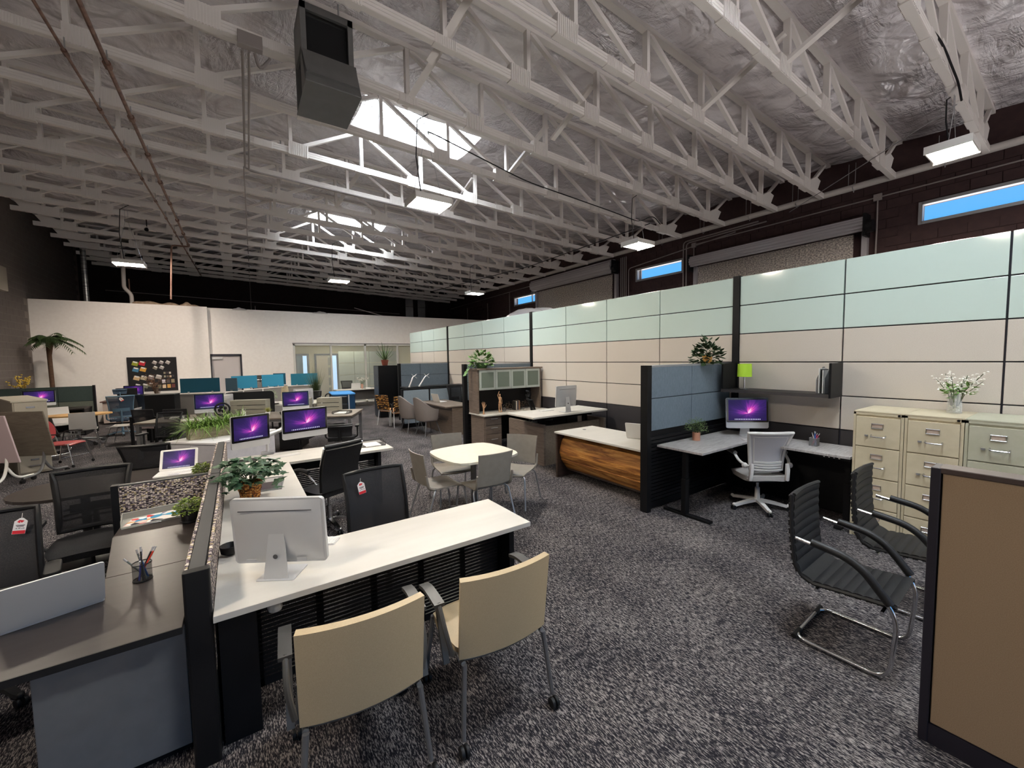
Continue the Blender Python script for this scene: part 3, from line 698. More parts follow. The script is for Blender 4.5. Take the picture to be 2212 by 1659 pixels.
for a,c in ((.03,.78),(.82,1.45),(1.49,2.1)): B().box(a,c,-.045,-.015,.12,1.06).obj('fabric_panel', LB, t, bevel=.004)
for x in (0,.80,1.47): B().box(x-.02,x+.02,-.05,.05,0,1.09).obj('post', BLACKM, t)
B().box(0,2.1,-.3,.05,1.08,1.11).obj('ledge', BLACKM, t) if False else B().box(0,2.1,-.05,.05,1.08,1.10).obj('top_cap', BLACKM, t)
# ================================================================== FURNITURE BUILDERS
def screen_obj(w_, h_, parent, M, name='screen'):
    me = bpy.data.meshes.new(name)
    me.from_pydata([(-w_/2,0,0),(w_/2,0,0),(w_/2,0,h_),(-w_/2,0,h_)],[],[(0,1,2,3)])
    uv = me.uv_layers.new(name='uv')
    for i,c in enumerate(((0,0),(1,0),(1,1),(0,1))): uv.data[i].uv = c
    me.materials.append(SCREEN); o = bpy.data.objects.new(name, me); COL.objects.link(o); o.parent = parent; o.matrix_local = M; return o
BEZEL = mat('black_bezel', (.006,.006,.007), .12, spec=.6)
SLOTM = mat('slot_dark', (.06,.06,.065), .5)
def desktop_computer(label, loc, rz, w_=.53, stand=True, on=True, group=None, tilt=4, h_=.41, lift=.10):
    t = thing('desktop_computer', label, 'computer', loc, rz, group)
    M = T(0,0,lift) @ Matrix.Rotation(math.radians(-tilt),4,'X')
    MX = M @ Matrix.Rotation(PI/2,4,'X')      # prism z -> -y
    b = B(); b.prism(rrect(w_,h_,.022,4,0,h_/2), -.022, 0, M=MX)     # y from 0 to .022
    b.sheet(lambda u,v:((u-.5)*(w_-.03),.020+.028*(1-(2*u-1)**4)*(1-(2*v-1)**4),.012+(h_-.024)*v),10,8,.004,M=M)
    b.obj('casing', ALU, t)
    B().prism(rrect(w_-.006,h_-.082,.012,4,0,h_/2+.040), 0.0, .003, M=MX).obj('bezel', BEZEL, t)
    screen_obj(w_-.055, h_-.13, t, M @ T(0,-.0042,.105)) if on else None
    B().box(-w_*.39,w_*.39,.0462,.0492,h_-.062,h_-.058,M=M).obj('vent_slot', SLOTM, t)
    for x in (-.15,.12): B().box(x,x+.055,.0440,.0465,.022,.036,M=M).obj('mark', mat('pale_mark',S(188,188,190),.5), t)
    if stand:
        s = B()
        s.sheet(lambda u,v:((u-.5)*(.075+.055*(1-v)),.085-.03*v,lift+.21-(lift+.205)*(1-v)),2,3,.006,smooth=False)
        s.tube([(-.04,.055,lift+.21),(.04,.055,lift+.21)],.012,8)
        s.obj('stand', ALU, t)
        B().prism(rrect(.20,.17,.008,2,0,.02),0,.005).obj('stand_foot', ALU, t)
        B().lathe([(.012,0),(.013,.002)],n=12,M=T(0,.083,lift+.06)@Matrix.Rotation(-PI/2,4,'X')).obj('cable_hole', SLOTM, t)
    return t
def keyboard(label, loc, rz, w_=.43, d_=.12, m=None):
    t = thing('keyboard', label, 'keyboard', loc, rz)
    B().prism(rrect(w_,d_,.008,3),0,.008).obj('tray', m or ALU, t)
    k = B(); n = int(w_/.0187)
    for r in range(5):
        for i in range(n):
            x=-w_/2+.006+.0187*i; y=-d_/2+.008+.021*r
            if x+.016>w_/2: continue
            k.box(x,x+.0155,y,y+.017,.008,.011)
    o = k.obj('keys', WHITEP, t); o['kind']='stuff'; return t
def laptop(label, loc, rz, w_=.33, d_=.23, ang=105, on=False, white=False, group=None):
    t = thing('laptop', label, 'laptop', loc, rz, group); m = WHITEP if white else ALU
    B().prism(rrect(w_,d_,.014,4),.002,.016).obj('base', m, t)
    k = B()
    for r in range(5):
        for i in range(13): k.box(-w_*.42+.021*i*(w_/.33),-w_*.42+.021*i*(w_/.33)+.017,-.02+.019*r,-.004+.019*r,.016,.018)
    o = k.obj('keys', WHITEP if white else BLACK, t); o['kind']='stuff'
    B().box(-.045,.045,-d_/2+.015,-d_/2+.07,.0158,.0168).obj('trackpad', ALU, t)
    M = T(0,d_/2,.016) @ Matrix.Rotation(math.radians(90-ang),4,'X')
    MX = M @ Matrix.Rotation(PI/2,4,'X')
    B().prism(rrect(w_,d_,.014,4,0,d_/2),-.007,0,M=MX).obj('lid', m, t)
    B().prism(rrect(w_-.012,d_-.012,.01,3,0,d_/2),0,.001,M=MX).obj('lid_bezel', m if white else BEZEL, t)
    if on: screen_obj(w_-.05,d_-.045,t,M@T(0,-.0022,.026))
    return t

# ---- swivel base
def star_base(t, m, cm, r=.31, n=5, rot=0, thick=1.0, lift=.46):
    for i in range(n):
        a = 2*PI*i/n+math.radians(rot)
        R = Matrix.Rotation(a,4,'Z')
        l = B(); l.sheet(lambda u,v:((.02+(r-.02)*u),(v-.5)*.055*(1-.45*u)*thick,.115-.045*u**1.5),6,2,.028*thick,M=R); l.ball((r-.005,0,.068),(.022,.02,.02),M=R)
        leg = l.obj('leg', m, t)
        c = B(); 
        for s in (-.016,.016): c.lathe([(.006,-.009),(.026,-.008),(.028,0),(.026,.008),(.006,.009)],n=12,M=R@T(r,s,.028)@Matrix.Rotation(PI/2,4,'X'))
        c.tube([(r,0,.03),(r,0,.068)],.008,6,M=R); o=c.obj('caster', cm, leg)
    B().lathe([(.034,.07),(.036,.10),(.03,.13),(.026,.26),(.015,.262),(.014,lift-.06)],n=14).obj('gas_lift', m, t)
def backf(wt, wb, h0, h1, y0, lean, curve, waist=0.0, cz=.03):
    # back surface: u across, v up
    def f(u,v):
        s=2*u-1; w_=wb+(wt-wb)*v-waist*math.sin(PI*v); return (s*w_/2, y0+lean*v+curve*(s*s)*-1+cz*math.sin(PI*v)*-1, h0+(h1-h0)*v)
    return f
def loop(f, n=9, ins=0.0):
    P=[]
    a=ins; c=1-ins
    for i in range(n): P.append(f(a+(c-a)*i/(n-1),c))
    for i in range(1,n): P.append(f(c,c-(c-a)*i/(n-1)))
    for i in range(1,n): P.append(f(c-(c-a)*i/(n-1),a))
    for i in range(1,n-1): P.append(f(a,a+(c-a)*i/(n-1)))
    return [tuple(p) for p in P]
def seat_cushion(b, w_, d_, z, th, waterfall=.04, round_=.05, yoff=0):
    def f(u,v):
        s=2*u-1; q=2*v-1; k=1-.12*abs(q)**6
        return (s*w_/2*k, yoff+q*d_/2*(1-.10*abs(s)**6), z - .018*(1-(1-s*s)*.9)*.8 - (waterfall*max(0,-q-.55)**2*4))
    b.sheet(f,10,10,th)
MESHB = mesh_mat('black_mesh', (.014,.014,.016), 620, .62)
MESHG = mesh_mat('grey_mesh', (.030,.030,.034), 520, .66)
MESHW = mesh_mat('white_mesh', S(205,203,208), 700, .80)
FABK = varied('black_fabric', (.012,.012,.013), (.02,.02,.022), .9, (60,60,60), 3, spec=.1)
def armrest(t, s, m, x, z0, z1, y=0, pad=.24, pm=None):
    a = B().tube(fillet([(s*(x-.08),y+.02,z0),(s*x,y+.02,z0+.03),(s*x,y+.02,z1-.02)],.05,4),[.016]*(6+1),8)
    o = a.obj('armrest', m, t); B().prism(rrect(.075,pad,.03,4,s*x,y-.02),z1-.02,z1+.012).obj('arm_pad', pm or m, o, bevel=.006); return o
def task_chair(label, loc, rz, fm=BLACK, mm=None, seatm=None, basem=None, arms=True, wt=.46, wb=.40, h0=.56, h1=1.0, group=None, lumbar=True, waist=.03, head=False, rot=20, ribs=0, cat='chair', name='task_chair', solid=False, fr=.017, cm=None):
    t = thing(name, label, cat, loc, rz, group)
    b = B(); seat_cushion(b,.48,.47,.475,.065); b.obj('seat', seatm or FABK, t)
    B().box(-.12,.12,-.1,.12,.375,.41).obj('mechanism', BLACKM, t)
    star_base(t, basem or fm, cm or BLACK, rot=rot)
    f = backf(wt,wb,h0,h1,.22,.10,.05,waist)
    B().tube(loop(f),fr,8,closed=True).obj('back_frame', fm, t)
    B().sheet(f,12,12,.035 if solid else .004).obj('back_panel' if solid else 'back_mesh', mm or MESHB, t)
    sp = B(); sp.tube([(0,.12,.40),(0,.25,.43),(0,.27,.56),(0,.285,.70)],[.028,.028,.022,.016],8); sp.obj('spine', fm, t)
    if lumbar: B().sheet(lambda u,v:(lambda p:(p[0],p[1]+.022,p[2]))(f(.14+.72*u,.26+.16*v)),8,2,.008).obj('lumbar_pad', fm, t)
    for i in range(ribs):
        v0=.16+.085*i; B().sheet(lambda u,v:(lambda p:(p[0],p[1]+.012,p[2]))(f(.06+.88*u,v0+.035*v)),8,2,.006).obj('back_rib', fm, t)
    if head:
        g = backf(.28,.24,h1+.05,h1+.19,.30,.02,.02,0); B().sheet(g,8,4,.03).obj('headrest', mm or MESHB, t)
        B().tube([(0,.30,h1-.05),(0,.345,h1+.1)],.014,6).obj('headrest_post', fm, t)
    if arms:
        for s in (-1,1): armrest(t, s, fm, .29, .42, .66)
    return t

TAGW = mat('tag_white', S(236,232,230), .6); TAGR = mat('tag_red', S(214,40,52), .6); INK = mat('ink_dark', S(52,36,44), .6)
def price_tag(label, loc, rz, roll=0, w_=.055, h_=.10):
    t = thing('price_tag', label, 'tag', loc, rz); M = Matrix.Rotation(math.radians(roll),4,'Y') @ Matrix.Rotation(PI/2,4,'X')
    B().prism([(-w_/2,-h_),(w_/2,-h_),(w_/2,-.02),(w_/2-.02,0),(-w_/2+.02,0),(-w_/2,-.02)],0,.0015,M=M).obj('card', TAGW, t)
    B().prism([(-w_/2+.001,-h_+.001),(w_/2-.001,-h_+.001),(w_/2-.001,-h_+.022),(-w_/2+.001,-h_+.022)],.0016,.0022,M=M).obj('red_band', TAGR, t)
    g=B(); g.prism([(-.016,-.024),(-.002,-.032),(-.004,-.020),(.004,-.030),(.014,-.018),(.006,-.014),(-.008,-.012)],.0016,.0022,M=M); g.obj('emblem', TAGR, t)
    g=B()
    for y,x0,x1 in ((-.044,-.018,.020),(-.051,-.014,.016),(-.064,-.016,-.010),(-.062,-.006,.004),(-.064,.008,.012),(-.0635,.014,.020)): g.prism([(x0,y-.003),(x1,y-.003),(x1,y+.001),(x0,y+.001)],.0016,.0022,M=M)
    g.obj('printed_lines', INK, t)
    B().tube([(0,-.001,0),(.004,.0,.03)],.0012,4).obj('string', TAGW, t); return t

# ---- plants
def leafmesh(kind, L_=.06, W_=.05, fold=.25):
    if kind=='ivy': out=[(0,0),(.42,-.12),(.36,.16),(.62,.42),(.26,.50),(0,1.0)]
    elif kind=='heart': out=[(0,0),(.36,-.06),(.52,.22),(.42,.55),(.20,.84),(0,1.0)]
    else: out=[(0,0),(.28,.18),(.34,.45),(.24,.75),(0,1.0)]
    R_=[(x*W_,y*L_,-abs(x)*W_*fold) for x,y in out]; Lf=[(-x,y,z) for x,y,z in R_[1:-1]]
    v=R_+Lf+[(0,.5*L_,.004)]; k=len(R_); c=len(v)-1; f=[]
    for i in range(k-1): f.append((i,i+1,c))
    ls=[0]+list(range(k,k+len(Lf)))+[k-1]
    for i in range(len(ls)-1): f.append((ls[i+1],ls[i],c))
    return v,f
def foliage_joined(name, m, parent, pts, kind='oval', L_=.03, W_=.024, seed=1):
    v,f=leafmesh(kind,L_,W_); rnd=random.Random(seed); b=B()
    for (p,d,s) in pts:
        d=Vector(d).normalized(); x=d.cross(Vector((0,0,1))); x=x.normalized() if x.length>.05 else Vector((1,0,0)); z=x.cross(d)
        a=rnd.uniform(-.7,.7); x2=x*math.cos(a)+z*math.sin(a); z2=x2.cross(d)
        M=Matrix((x2*s,d*s,z2*s)).transposed().to_4x4(); M.translation=p; b.add(v,f,False,M)
    o=b.obj(name,m,parent); o['kind']='stuff'; return o
def leaves_single(m, parent, pts, kind, L_, W_, seed=1):
    v,f=leafmesh(kind,L_,W_); me=B().add(v,f).mesh('leaf',m); rnd=random.Random(seed)
    for (p,d,s) in pts:
        d=Vector(d).normalized(); x=d.cross(Vector((0,0,1))); x=x.normalized() if x.length>.05 else Vector((1,0,0)); z=x.cross(d)
        a=rnd.uniform(-.6,.6); x2=x*math.cos(a)+z*math.sin(a); z2=x2.cross(d)
        M=Matrix((x2*s,d*s,z2*s)).transposed().to_4x4(); M.translation=p
        o=bpy.data.objects.new('leaf',me); COL.objects.link(o); o.parent=parent; o.matrix_local=M
def dome_pts(n, r, h, z0, seed, out=1.0, up=.35, s0=.7, s1=1.2, droop=0.0, inner=.35):
    rnd=random.Random(seed); P=[]
    for i in range(n):
        a=rnd.uniform(0,2*PI); e=math.asin(rnd.uniform(-.15,1)); k=rnd.uniform(inner,1)**.6
        x=r*k*math.cos(e)*math.cos(a); y=r*k*math.cos(e)*math.sin(a); z=z0+h*k*math.sin(e)-droop*k*max(0,math.cos(e))**2
        P.append(((x,y,z),(math.cos(a)*out+rnd.uniform(-.4,.4),math.sin(a)*out+rnd.uniform(-.4,.4),up*math.sin(e)*2-.25+rnd.uniform(-.4,.4)),rnd.uniform(s0,s1)))
    return P
def green(name,a,b_,c=None): return varied(name,a,b_,.5,(22,22,22),3,stops=[(.3,a),(.55,b_),(.8,c or b_)])
IVY=green('ivy_green',S(30,52,38),S(58,92,62),S(112,140,96)); BUSHG=green('bush_green',S(46,62,22),S(112,132,48),S(176,186,92))
POTH=green('pothos_green',S(30,58,24),S(84,120,52),S(170,188,120)); DKGR=green('dark_leaf_green',S(20,34,18),S(44,66,36),S(88,110,66))
GRASS=green('grass_green',S(60,92,34),S(112,146,62),S(166,186,100)); STEM=mat('stem_green',S(62,74,40),.7)
def pot_obj(t, m, r0, r1, h_, wall=.006, name='pot', n=20):
    B().lathe([(r0,0),(r1,h_),(r1-wall,h_),(r0-wall,.012)],n=n).obj(name, m, t)
    B().lathe([(.0,h_*.82),(r1-wall-.001,h_*.83)],n=n).obj('soil', mat('soil',(.03,.02,.015),.95), t)
def stems(t, n, r, h_, z0, seed, m=STEM, thick=.003, name='stems', r0=.02):
    rnd=random.Random(seed); b=B(); tips=[]
    for i in range(n):
        a=rnd.uniform(0,2*PI); k=rnd.uniform(.3,1); hh=h_*rnd.uniform(.7,1)
        p=[(r0*math.cos(a),r0*math.sin(a),z0),(r*k*.35*math.cos(a),r*k*.35*math.sin(a),z0+hh*.5),(r*k*math.cos(a),r*k*math.sin(a),z0+hh)]
        b.tube(p,[thick,thick,thick*.6],5); tips.append(p)
    b.obj(name,m,t); return tips
def blades(b, base, d, L_, w_, droop, n=5, rnd=random):
    d=Vector(d).normalized(); sx=Vector((-d.y,d.x,0)); sx=sx.normalized() if sx.length>.01 else Vector((1,0,0)); p=Vector(base); vs=[]
    for i in range(n+1):
        t_=i/n; ww=w_*(1-t_**1.5)+.0006; q=p+d*(L_*t_)+Vector((0,0,-droop*L_*t_*t_)); vs+=[q-sx*ww/2,q+sx*ww/2]
    b.add(vs,[(2*i,2*i+1,2*i+3,2*i+2) for i in range(n)])
# ================================================================== FOREGROUND LEFT: DARK DESK, TWEED PARTITION, WHITE U DESK
TWEED = woven_mat('tweed_fabric', [S(226,212,196),S(146,134,138),S(98,86,92),S(196,184,176),S(76,66,70),S(176,160,120),S(212,200,186),S(128,116,120)], 72, 118)
GREYCAP = mat('grey_cap_strip', S(64,64,64), .45, .2)
t = thing('low_partition','tweed covered spine partition between the dark desk and the white desk','partition',(-.205,2.34,0))
B().box(-.035,.035,.02,3.70,.02,.945).obj('core_frame', BLACKM, t)
for x0,x1 in ((-.052,-.034),(.034,.052)):
    B().box(x0,x1,.03,1.99,.42,.950).obj('tweed_panel', TWEED, t, bevel=.006); B().box(x0,x1,2.01,3.70,.42,.950).obj('tweed_panel', TWEED, t, bevel=.006)
B().box(-.030,.030,.03,1.99,.945,.957).obj('top_strip', GREYCAP, t); B().box(-.030,.030,2.01,3.70,.945,.957).obj('top_strip', GREYCAP, t)
B().prism(rrect(.104,.05,.012,3,0,.005),0,.96).obj('end_post', BLACKM, t, bevel=.003)
for x0,x1 in ((-.052,-.034),(.034,.052)): B().box(x0,x1,.03,3.7,.02,.41).obj('lower_panel', BLACKM, t)
t = thing('low_partition','short tweed cross partition standing on the dark desk behind the magazine tray','partition',(-.86,4.40,0))
B().box(.02,.60,-.018,.018,.35,.95).obj('core_frame', BLACKM, t)
B().box(.03,.60,-.03,-.016,.42,.945).obj('tweed_panel', TWEED, t, bevel=.005); B().box(.03,.60,.016,.03,.42,.945).obj('tweed_panel', TWEED, t, bevel=.005)
B().box(.02,.60,-.022,.022,.945,.957).obj('top_strip', GREYCAP, t); B().box(-.015,.03,-.033,.033,.0,.96).obj('end_post', BLACKM, t, bevel=.003)

DARKLAM = varied('dark_laminate', S(47,41,39), S(52,46,44), .33, (2,12,2), 3, spec=.5)
t = thing('corner_desk','dark laminate corner desk left of the tweed partition','desk',(-.9,2.3,0))
M0 = T(.9,-2.3,0)
B().prism([(-1.75,2.28),(-.262,2.28),(-.262,3.06),(-1.75,3.06)],.712,.74,M=M0).obj('worktop', DARKLAM, t, bevel=.002)
B().prism([(-.262,3.064),(-.262,4.36),(-.76,4.36),(-.76,3.75),(-.66,3.064)],.712,.74,M=M0).obj('worktop', DARKLAM, t, bevel=.002)
B().box(-1.75,-.262,2.275,2.281,.710,.741,M=M0).obj('edge_band', BLACK, t)
B().box(-1.40,-1.34,2.35,2.98,.03,.06,M=M0).box(-1.39,-1.35,2.62,2.70,.06,.71,M=M0).obj('leg', BLACKM, t)
B().box(-.60,-.262,2.62,2.64,.35,.71,M=M0).obj('modesty_panel', BLACKM, t)
PEDM = varied('light_grey_steel', S(124,122,122), S(129,127,127), .5, (4,4,4), 3, metal=.1)
t = thing('pedestal','light grey file pedestal under the dark corner desk','pedestal',(-.53,2.78,0))
B().box(-.255,.255,-.30,.29,.03,.69).obj('body', PEDM, t, bevel=.004)
B().box(-.25,.25,-.285,.285,0,.03).obj('plinth', BLACKM, t)
for i,(z0,z1) in enumerate(((.04,.33),(.34,.50),(.51,.68))): d_=B().box(-.25,.25,.292,.308,z0,z1).obj('drawer', PEDM, t, bevel=.003); B().box(-.06,.06,.308,.325,z1-.06,z1-.045).obj('handle', SILVER, d_)
laptop('large silver laptop at left edge seen from behind on the dark desk', (-.80,2.83,.74), 197, .34,.235,112)
# mesh pen cup with pens
CUPM = mat('black_wire_mesh', (.015,.015,.015), .6, alpha=.5)
def pen_cup(label, loc, pens, r=.041, h_=.095, square=False, mm=None, rim=BLACKM):
    t = thing('pen_cup', label, 'pen holder', loc)
    if square:
        b=B()
        for a in range(4): b.box(-r,r,-r,-r+.002,0.004,h_,M=Matrix.Rotation(a*PI/2,4,'Z'))
        b.obj('mesh_wall', mm or CUPM, t); B().tube([(-r,-r,h_),(r,-r,h_),(r,r,h_),(-r,r,h_)],.002,5,closed=True).obj('rim', rim, t); B().box(-r,r,-r,r,0,.004).obj('floor_plate', rim, t)
    else:
        c=[(r*math.cos(2*PI*i/24),r*math.sin(2*PI*i/24)) for i in range(24)]
        B().add([(x,y,.004) for x,y in c]+[(x,y,h_) for x,y in c],[(i,(i+1)%24,24+(i+1)%24,24+i) for i in range(24)],True).obj('mesh_wall', mm or CUPM, t)
        B().tube([(x,y,h_) for x,y in c],.0028,5,closed=True).obj('rim', rim, t); B().tube([(x,y,.004) for x,y in c],.0026,5,closed=True).obj('base_ring', rim, t); B().lathe([(0,0),(r,.001),(r,.003)],n=24).obj('floor_plate', rim, t)
    for lab,m,a,lean,L_ in pens:
        a=math.radians(a); p0=Vector((-math.cos(a)*r*.55,-math.sin(a)*r*.55,.006)); d=Vector((math.cos(a)*lean,math.sin(a)*lean,1)).normalized()
        p=thing('pen',lab,'pen',Vector(loc)+p0); B().tube([(0,0,0),d*(L_*.86)],.0042,7).obj('barrel',m,p); B().tube([d*(L_*.86),d*L_],[.0046,.0046],7).obj('cap', mat('pale_cap',S(168,168,170),.4), p)
PB=mat('pen_blue',S(40,96,170),.35); PR=mat('pen_red',S(196,58,40),.35); PK=mat('pen_black',(.02,.02,.02),.35); PO=mat('pen_orange',S(216,150,60),.35); PP=mat('pen_violet',S(70,74,160),.35); PG=mat('pen_grey',S(90,98,96),.35); PINK=mat('pen_pink',S(210,70,110),.35); PWH=mat('pen_white',S(224,222,224),.35)
pen_cup('round black mesh pen cup on the dark corner desk',(-.485,2.92,.74),[('grey pencil leaning left in the dark desk pen cup',PG,170,.75,.16),('green grey pencil at left in the dark desk pen cup',PG,140,.30,.17),('tall black pencil in the dark desk pen cup',PK,100,.15,.18),('thick blue marker in the dark desk pen cup',PB,200,.22,.13),('violet blue pen in the dark desk pen cup',PP,60,.18,.165),('red pencil leaning right in the dark desk pen cup',PR,20,.55,.18),('dark pencil beside the red one in the dark desk pen cup',PK,30,.50,.175),('orange pencil stub in the dark desk pen cup',PO,250,.35,.11)])
# letter tray with magazines
WIRE = mat('pale_wire', S(176,176,168), .4, .3)
def tray(label, loc, rz, w_=.33, d_=.25, h_=.05, m=WIRE, contents=()):
    t = thing('letter_tray', label, 'tray', loc, rz)
    B().box(-w_/2,w_/2,-d_/2,d_/2,0,.004).obj('floor_plate', m, t)
    b=B()
    for (a,c) in (((-w_/2,-d_/2),(-w_/2,d_/2)),((-w_/2,d_/2),(w_/2,d_/2)),((w_/2,d_/2),(w_/2,-d_/2))):
        b.add([(a[0],a[1],.004),(c[0],c[1],.004),(c[0],c[1],h_),(a[0],a[1],h_)],[(0,1,2,3)])
    b.obj('side_mesh', mat('tray_mesh_'+m.name, tuple(m.diffuse_color[:3]), .6, alpha=.55), t)
    B().tube([(-w_/2,-d_/2,.012),(-w_/2,-d_/2+.03,h_),(-w_/2,d_/2,h_),(w_/2,d_/2,h_),(w_/2,-d_/2+.03,h_),(w_/2,-d_/2,.012)],.004,6).tube([(-w_/2,-d_/2,.012),(w_/2,-d_/2,.012)],.004,6).obj('rim', m, t)
    return t
def magcover(name, seed, base):
    if name in MATS: return MATS[name]
    m = mat(name, base, .3); v=coords(m,(16,16,16)); vo=N(m,'ShaderNodeTexVoronoi'); vo.inputs['Scale'].default_value=1.0+seed*.1; L(m,v,vo.inputs['Vector'])
    sp=N(m,'ShaderNodeSeparateColor'); L(m,vo.outputs['Color'],sp.inputs[0])
    r=N(m,'ShaderNodeValToRGB'); r.color_ramp.interpolation='CONSTANT'; e=r.color_ramp.elements
    cols=[base,S(210,60,50),base,S(60,140,180),(.03,.03,.04),base,S(214,160,90),S(235,235,235)]
    while len(e)<len(cols): e.new(.5)
    for i,c in enumerate(cols): e[i].position=i/len(cols); e[i].color=(*c,1)
    L(m,sp.outputs[0],r.inputs[0]); setc(m,r.outputs[0]); return m
tray('pale wire letter tray of magazines on the dark desk', (-.56,4.05,.74), 8, .40,.24)
def magazine(label, loc, rz, m, w_=.21, d_=.28, h_=.006):
    t=thing('magazine',label,'magazine',loc,rz); B().box(-w_/2,w_/2,-d_/2,d_/2,0,h_).obj('pages', WHITEP, t); B().box(-w_/2,w_/2,-d_/2,d_/2,h_,h_+.0008).obj('cover', m, t); return t
magazine('bright magazine with a blue oval in the tray on the dark desk',(-.50,4.04,.7452),98,magcover('cover_a',1,S(226,214,206)),.20,.24)
tag(B().prism([(.05*math.cos(i*PI/8),.028*math.sin(i*PI/8)) for i in range(16)],0,.0012).obj('sticker', mat('oval_blue',S(62,160,200),.4), loc=(-.47,4.06,.7525)),'blue oval patch on the magazine in the tray','sticker')
magazine('red and white magazine at the front of the tray on the dark desk',(-.62,4.02,.7445),80,magcover('cover_b',5,S(220,200,190)),.18,.22,.0004)
def bush(label, loc, r, potm, pr, ph, seed, n=300, gm=BUSHG, zr=.75):
    t=thing('potted_plant',label,'plant',loc); pot_obj(t,potm,pr*.82,pr,ph)
    foliage_joined('foliage',gm,t,dome_pts(n,r,r*zr,ph+.01,seed,droop=.02),'oval',.028,.022,seed); stems(t,18,r*.6,r*.5,ph*.8,seed); return t
PEWT=mat('dark_pewter',S(56,56,58),.35,.5)
bush('bushy green plant in a dark metal pot on the dark desk',(-.345,3.80,.74),.095,PEWT,.062,.10,11)
B().tube([(.063*math.cos(i*PI/12),.063*math.sin(i*PI/12),.018) for i in range(24)],.003,5,closed=True).obj('pot_band', PEWT, COL.objects[-1].parent)
# second dark desk behind with rounded end
t = thing('peninsula_desk','dark desk with rounded end behind the short tweed partition','desk',(-.9,5.5,0))
M0 = T(.9,-5.5,0)
arc=[(-1.38+.42*math.cos(math.radians(a)),5.60+.42*math.sin(math.radians(a))) for a in range(90,271,15)]
B().prism([(-.262,6.02)]+arc+[(-.78,5.18),(-.70,4.44),(-.262,4.44)],.712,.74,M=M0).obj('worktop', DARKLAM, t, bevel=.002)
B().tube([(-1.3+.9,.1,0.02),(-1.3+.9,.1,.71)],.035,12).lathe([(.24,0),(.22,.015),(.04,.03)],(-.4,.1,0),24).obj('leg', BLACKM, t)
B().box(-.30,-.262,4.5,6.0,0,.71,M=M0).obj('side_panel', BLACKM, t)
laptop('white laptop open with violet screen on the rounded dark desk',(-.60,5.55,.74),-6,.33,.24,118,on=True,white=True)
bush('small bushy plant in a pale square pot beside the white laptop',(-.36,5.33,.74),.085,mat('pale_pot',S(168,160,150),.6),.055,.055,12,220)
# grey storage credenza with planter box
t = thing('credenza','pale grey storage cabinet topped by the grass planter','cabinet',(-.62,7.62,0),-43.5)
PG_=varied('pale_grey_steel', S(172,170,176), S(178,176,182), .45, (4,4,4), 3)
B().box(-.43,.43,.0,1.15,.02,.715).obj('body', PG_, t, bevel=.003)
B().box(-.445,.445,-.02,1.17,.715,.745).obj('top', mat('pale_top',S(214,212,214),.4), t, bevel=.003)
for x0,x1 in ((-.425,-.003),(.003,.425)): d_=B().box(x0,x1,-.018,-.001,.04,.70).obj('door', PG_, t, bevel=.002)
B().box(-.42,.42,.01,1.1,0,.02).obj('plinth', BLACKM, t)
t = thing('planter','weathered wooden planter box full of long green grass','planter',(-.30,8.02,.746),20)
PLW=wood_mat('weathered_wood',[(.3,S(104,98,74)),(.5,S(150,142,116)),(.7,S(178,170,146))],(3,3,12),2)
B().box(-.40,.40,-.09,.09,0,.17).obj('box', PLW, t, bevel=.004)
gb=B(); rnd=random.Random(5)
for i in range(800):
    x=rnd.uniform(-.38,.38); y=rnd.uniform(-.08,.08); a=rnd.uniform(0,2*PI); e=rnd.uniform(.25,1.3)
    blades(gb,(x,y,.16),(math.cos(a)*math.cos(e)+x*.9,math.sin(a)*math.cos(e),math.sin(e)),rnd.uniform(.26,.52),.015,rnd.uniform(.3,.9),5)
o=gb.obj('grass_blades',GRASS,t); o['kind']='stuff'

# ------------------------------------------------------------------ white U shaped desk
t = thing('u_shaped_desk','large white U shaped desk right of the tweed partition','desk',(.7,4,0)); M0=T(-.7,-4,0)
B().prism([(-.150,2.28),(1.69,2.28),(1.69,2.87),(-.150,2.87)],.712,.742,M=M0).obj('worktop', LAMW, t, bevel=.002)
B().prism([(-.150,2.873),(.45,2.873),(.45,5.347),(-.150,5.347)],.712,.742,M=M0).obj('worktop', LAMW, t, bevel=.002)
B().prism([(-.150,5.35),(1.69,5.35),(1.69,6.02),(-.150,6.02)],.712,.742,M=M0).obj('worktop', LAMW, t, bevel=.002)
B().box(-.15,1.69,2.277,2.28,.712,.742,M=M0).obj('edge_band', mat('grey_edge',S(176,174,170),.5), t)
B().box(-.14,.02,2.40,2.78,0,.705,M=M0).obj('leg_panel', BLACKM, t); B().box(1.56,1.60,2.36,2.80,0,.712,M=M0).obj('leg_panel', BLACKM, t)
B().box(1.50,1.54,5.42,5.95,0,.712,M=M0).obj('leg_panel', BLACKM, t); B().box(-.14,-.10,3.2,5.9,0,.705,M=M0).obj('leg_panel', BLACKM, t)
def slotted(y, x0, x1, z0, z1):
    B().box(x0,x1,y,y+.012,z1-.13,z1,M=M0).obj('modesty_rail', BLACKM, t); B().box(x0,x1,y,y+.012,z0,z0+.03,M=M0).obj('modesty_rail', BLACKM, t)
    n=int((z1-.13-z0-.03)/.024); s=None
    for i in range(n):
        if s is None: s=B().box(x0-.7,x1-.7,y-4,y-4+.010,0,.0165).obj('modesty_slat', BLACKM, t); o=s
        else: o=inst(s,t)
        o.location=(0,0,z0+.03+.024*i)
    k=int((x1-x0)/.30)
    for i in range(k+1):
        x=x0+(x1-x0)*i/k; B().box(x-.02,x+.02,y,y+.013,z0,z1,M=M0).obj('modesty_rib', BLACKM, t)
slotted(2.50,.02,1.56,.16,.705); slotted(5.55,.5,1.50,.2,.705)
desktop_computer('silver desktop computer seen from behind on the white desk, nearest the viewer',(.165,2.555,.742),148,.50,lift=.065,h_=.372)
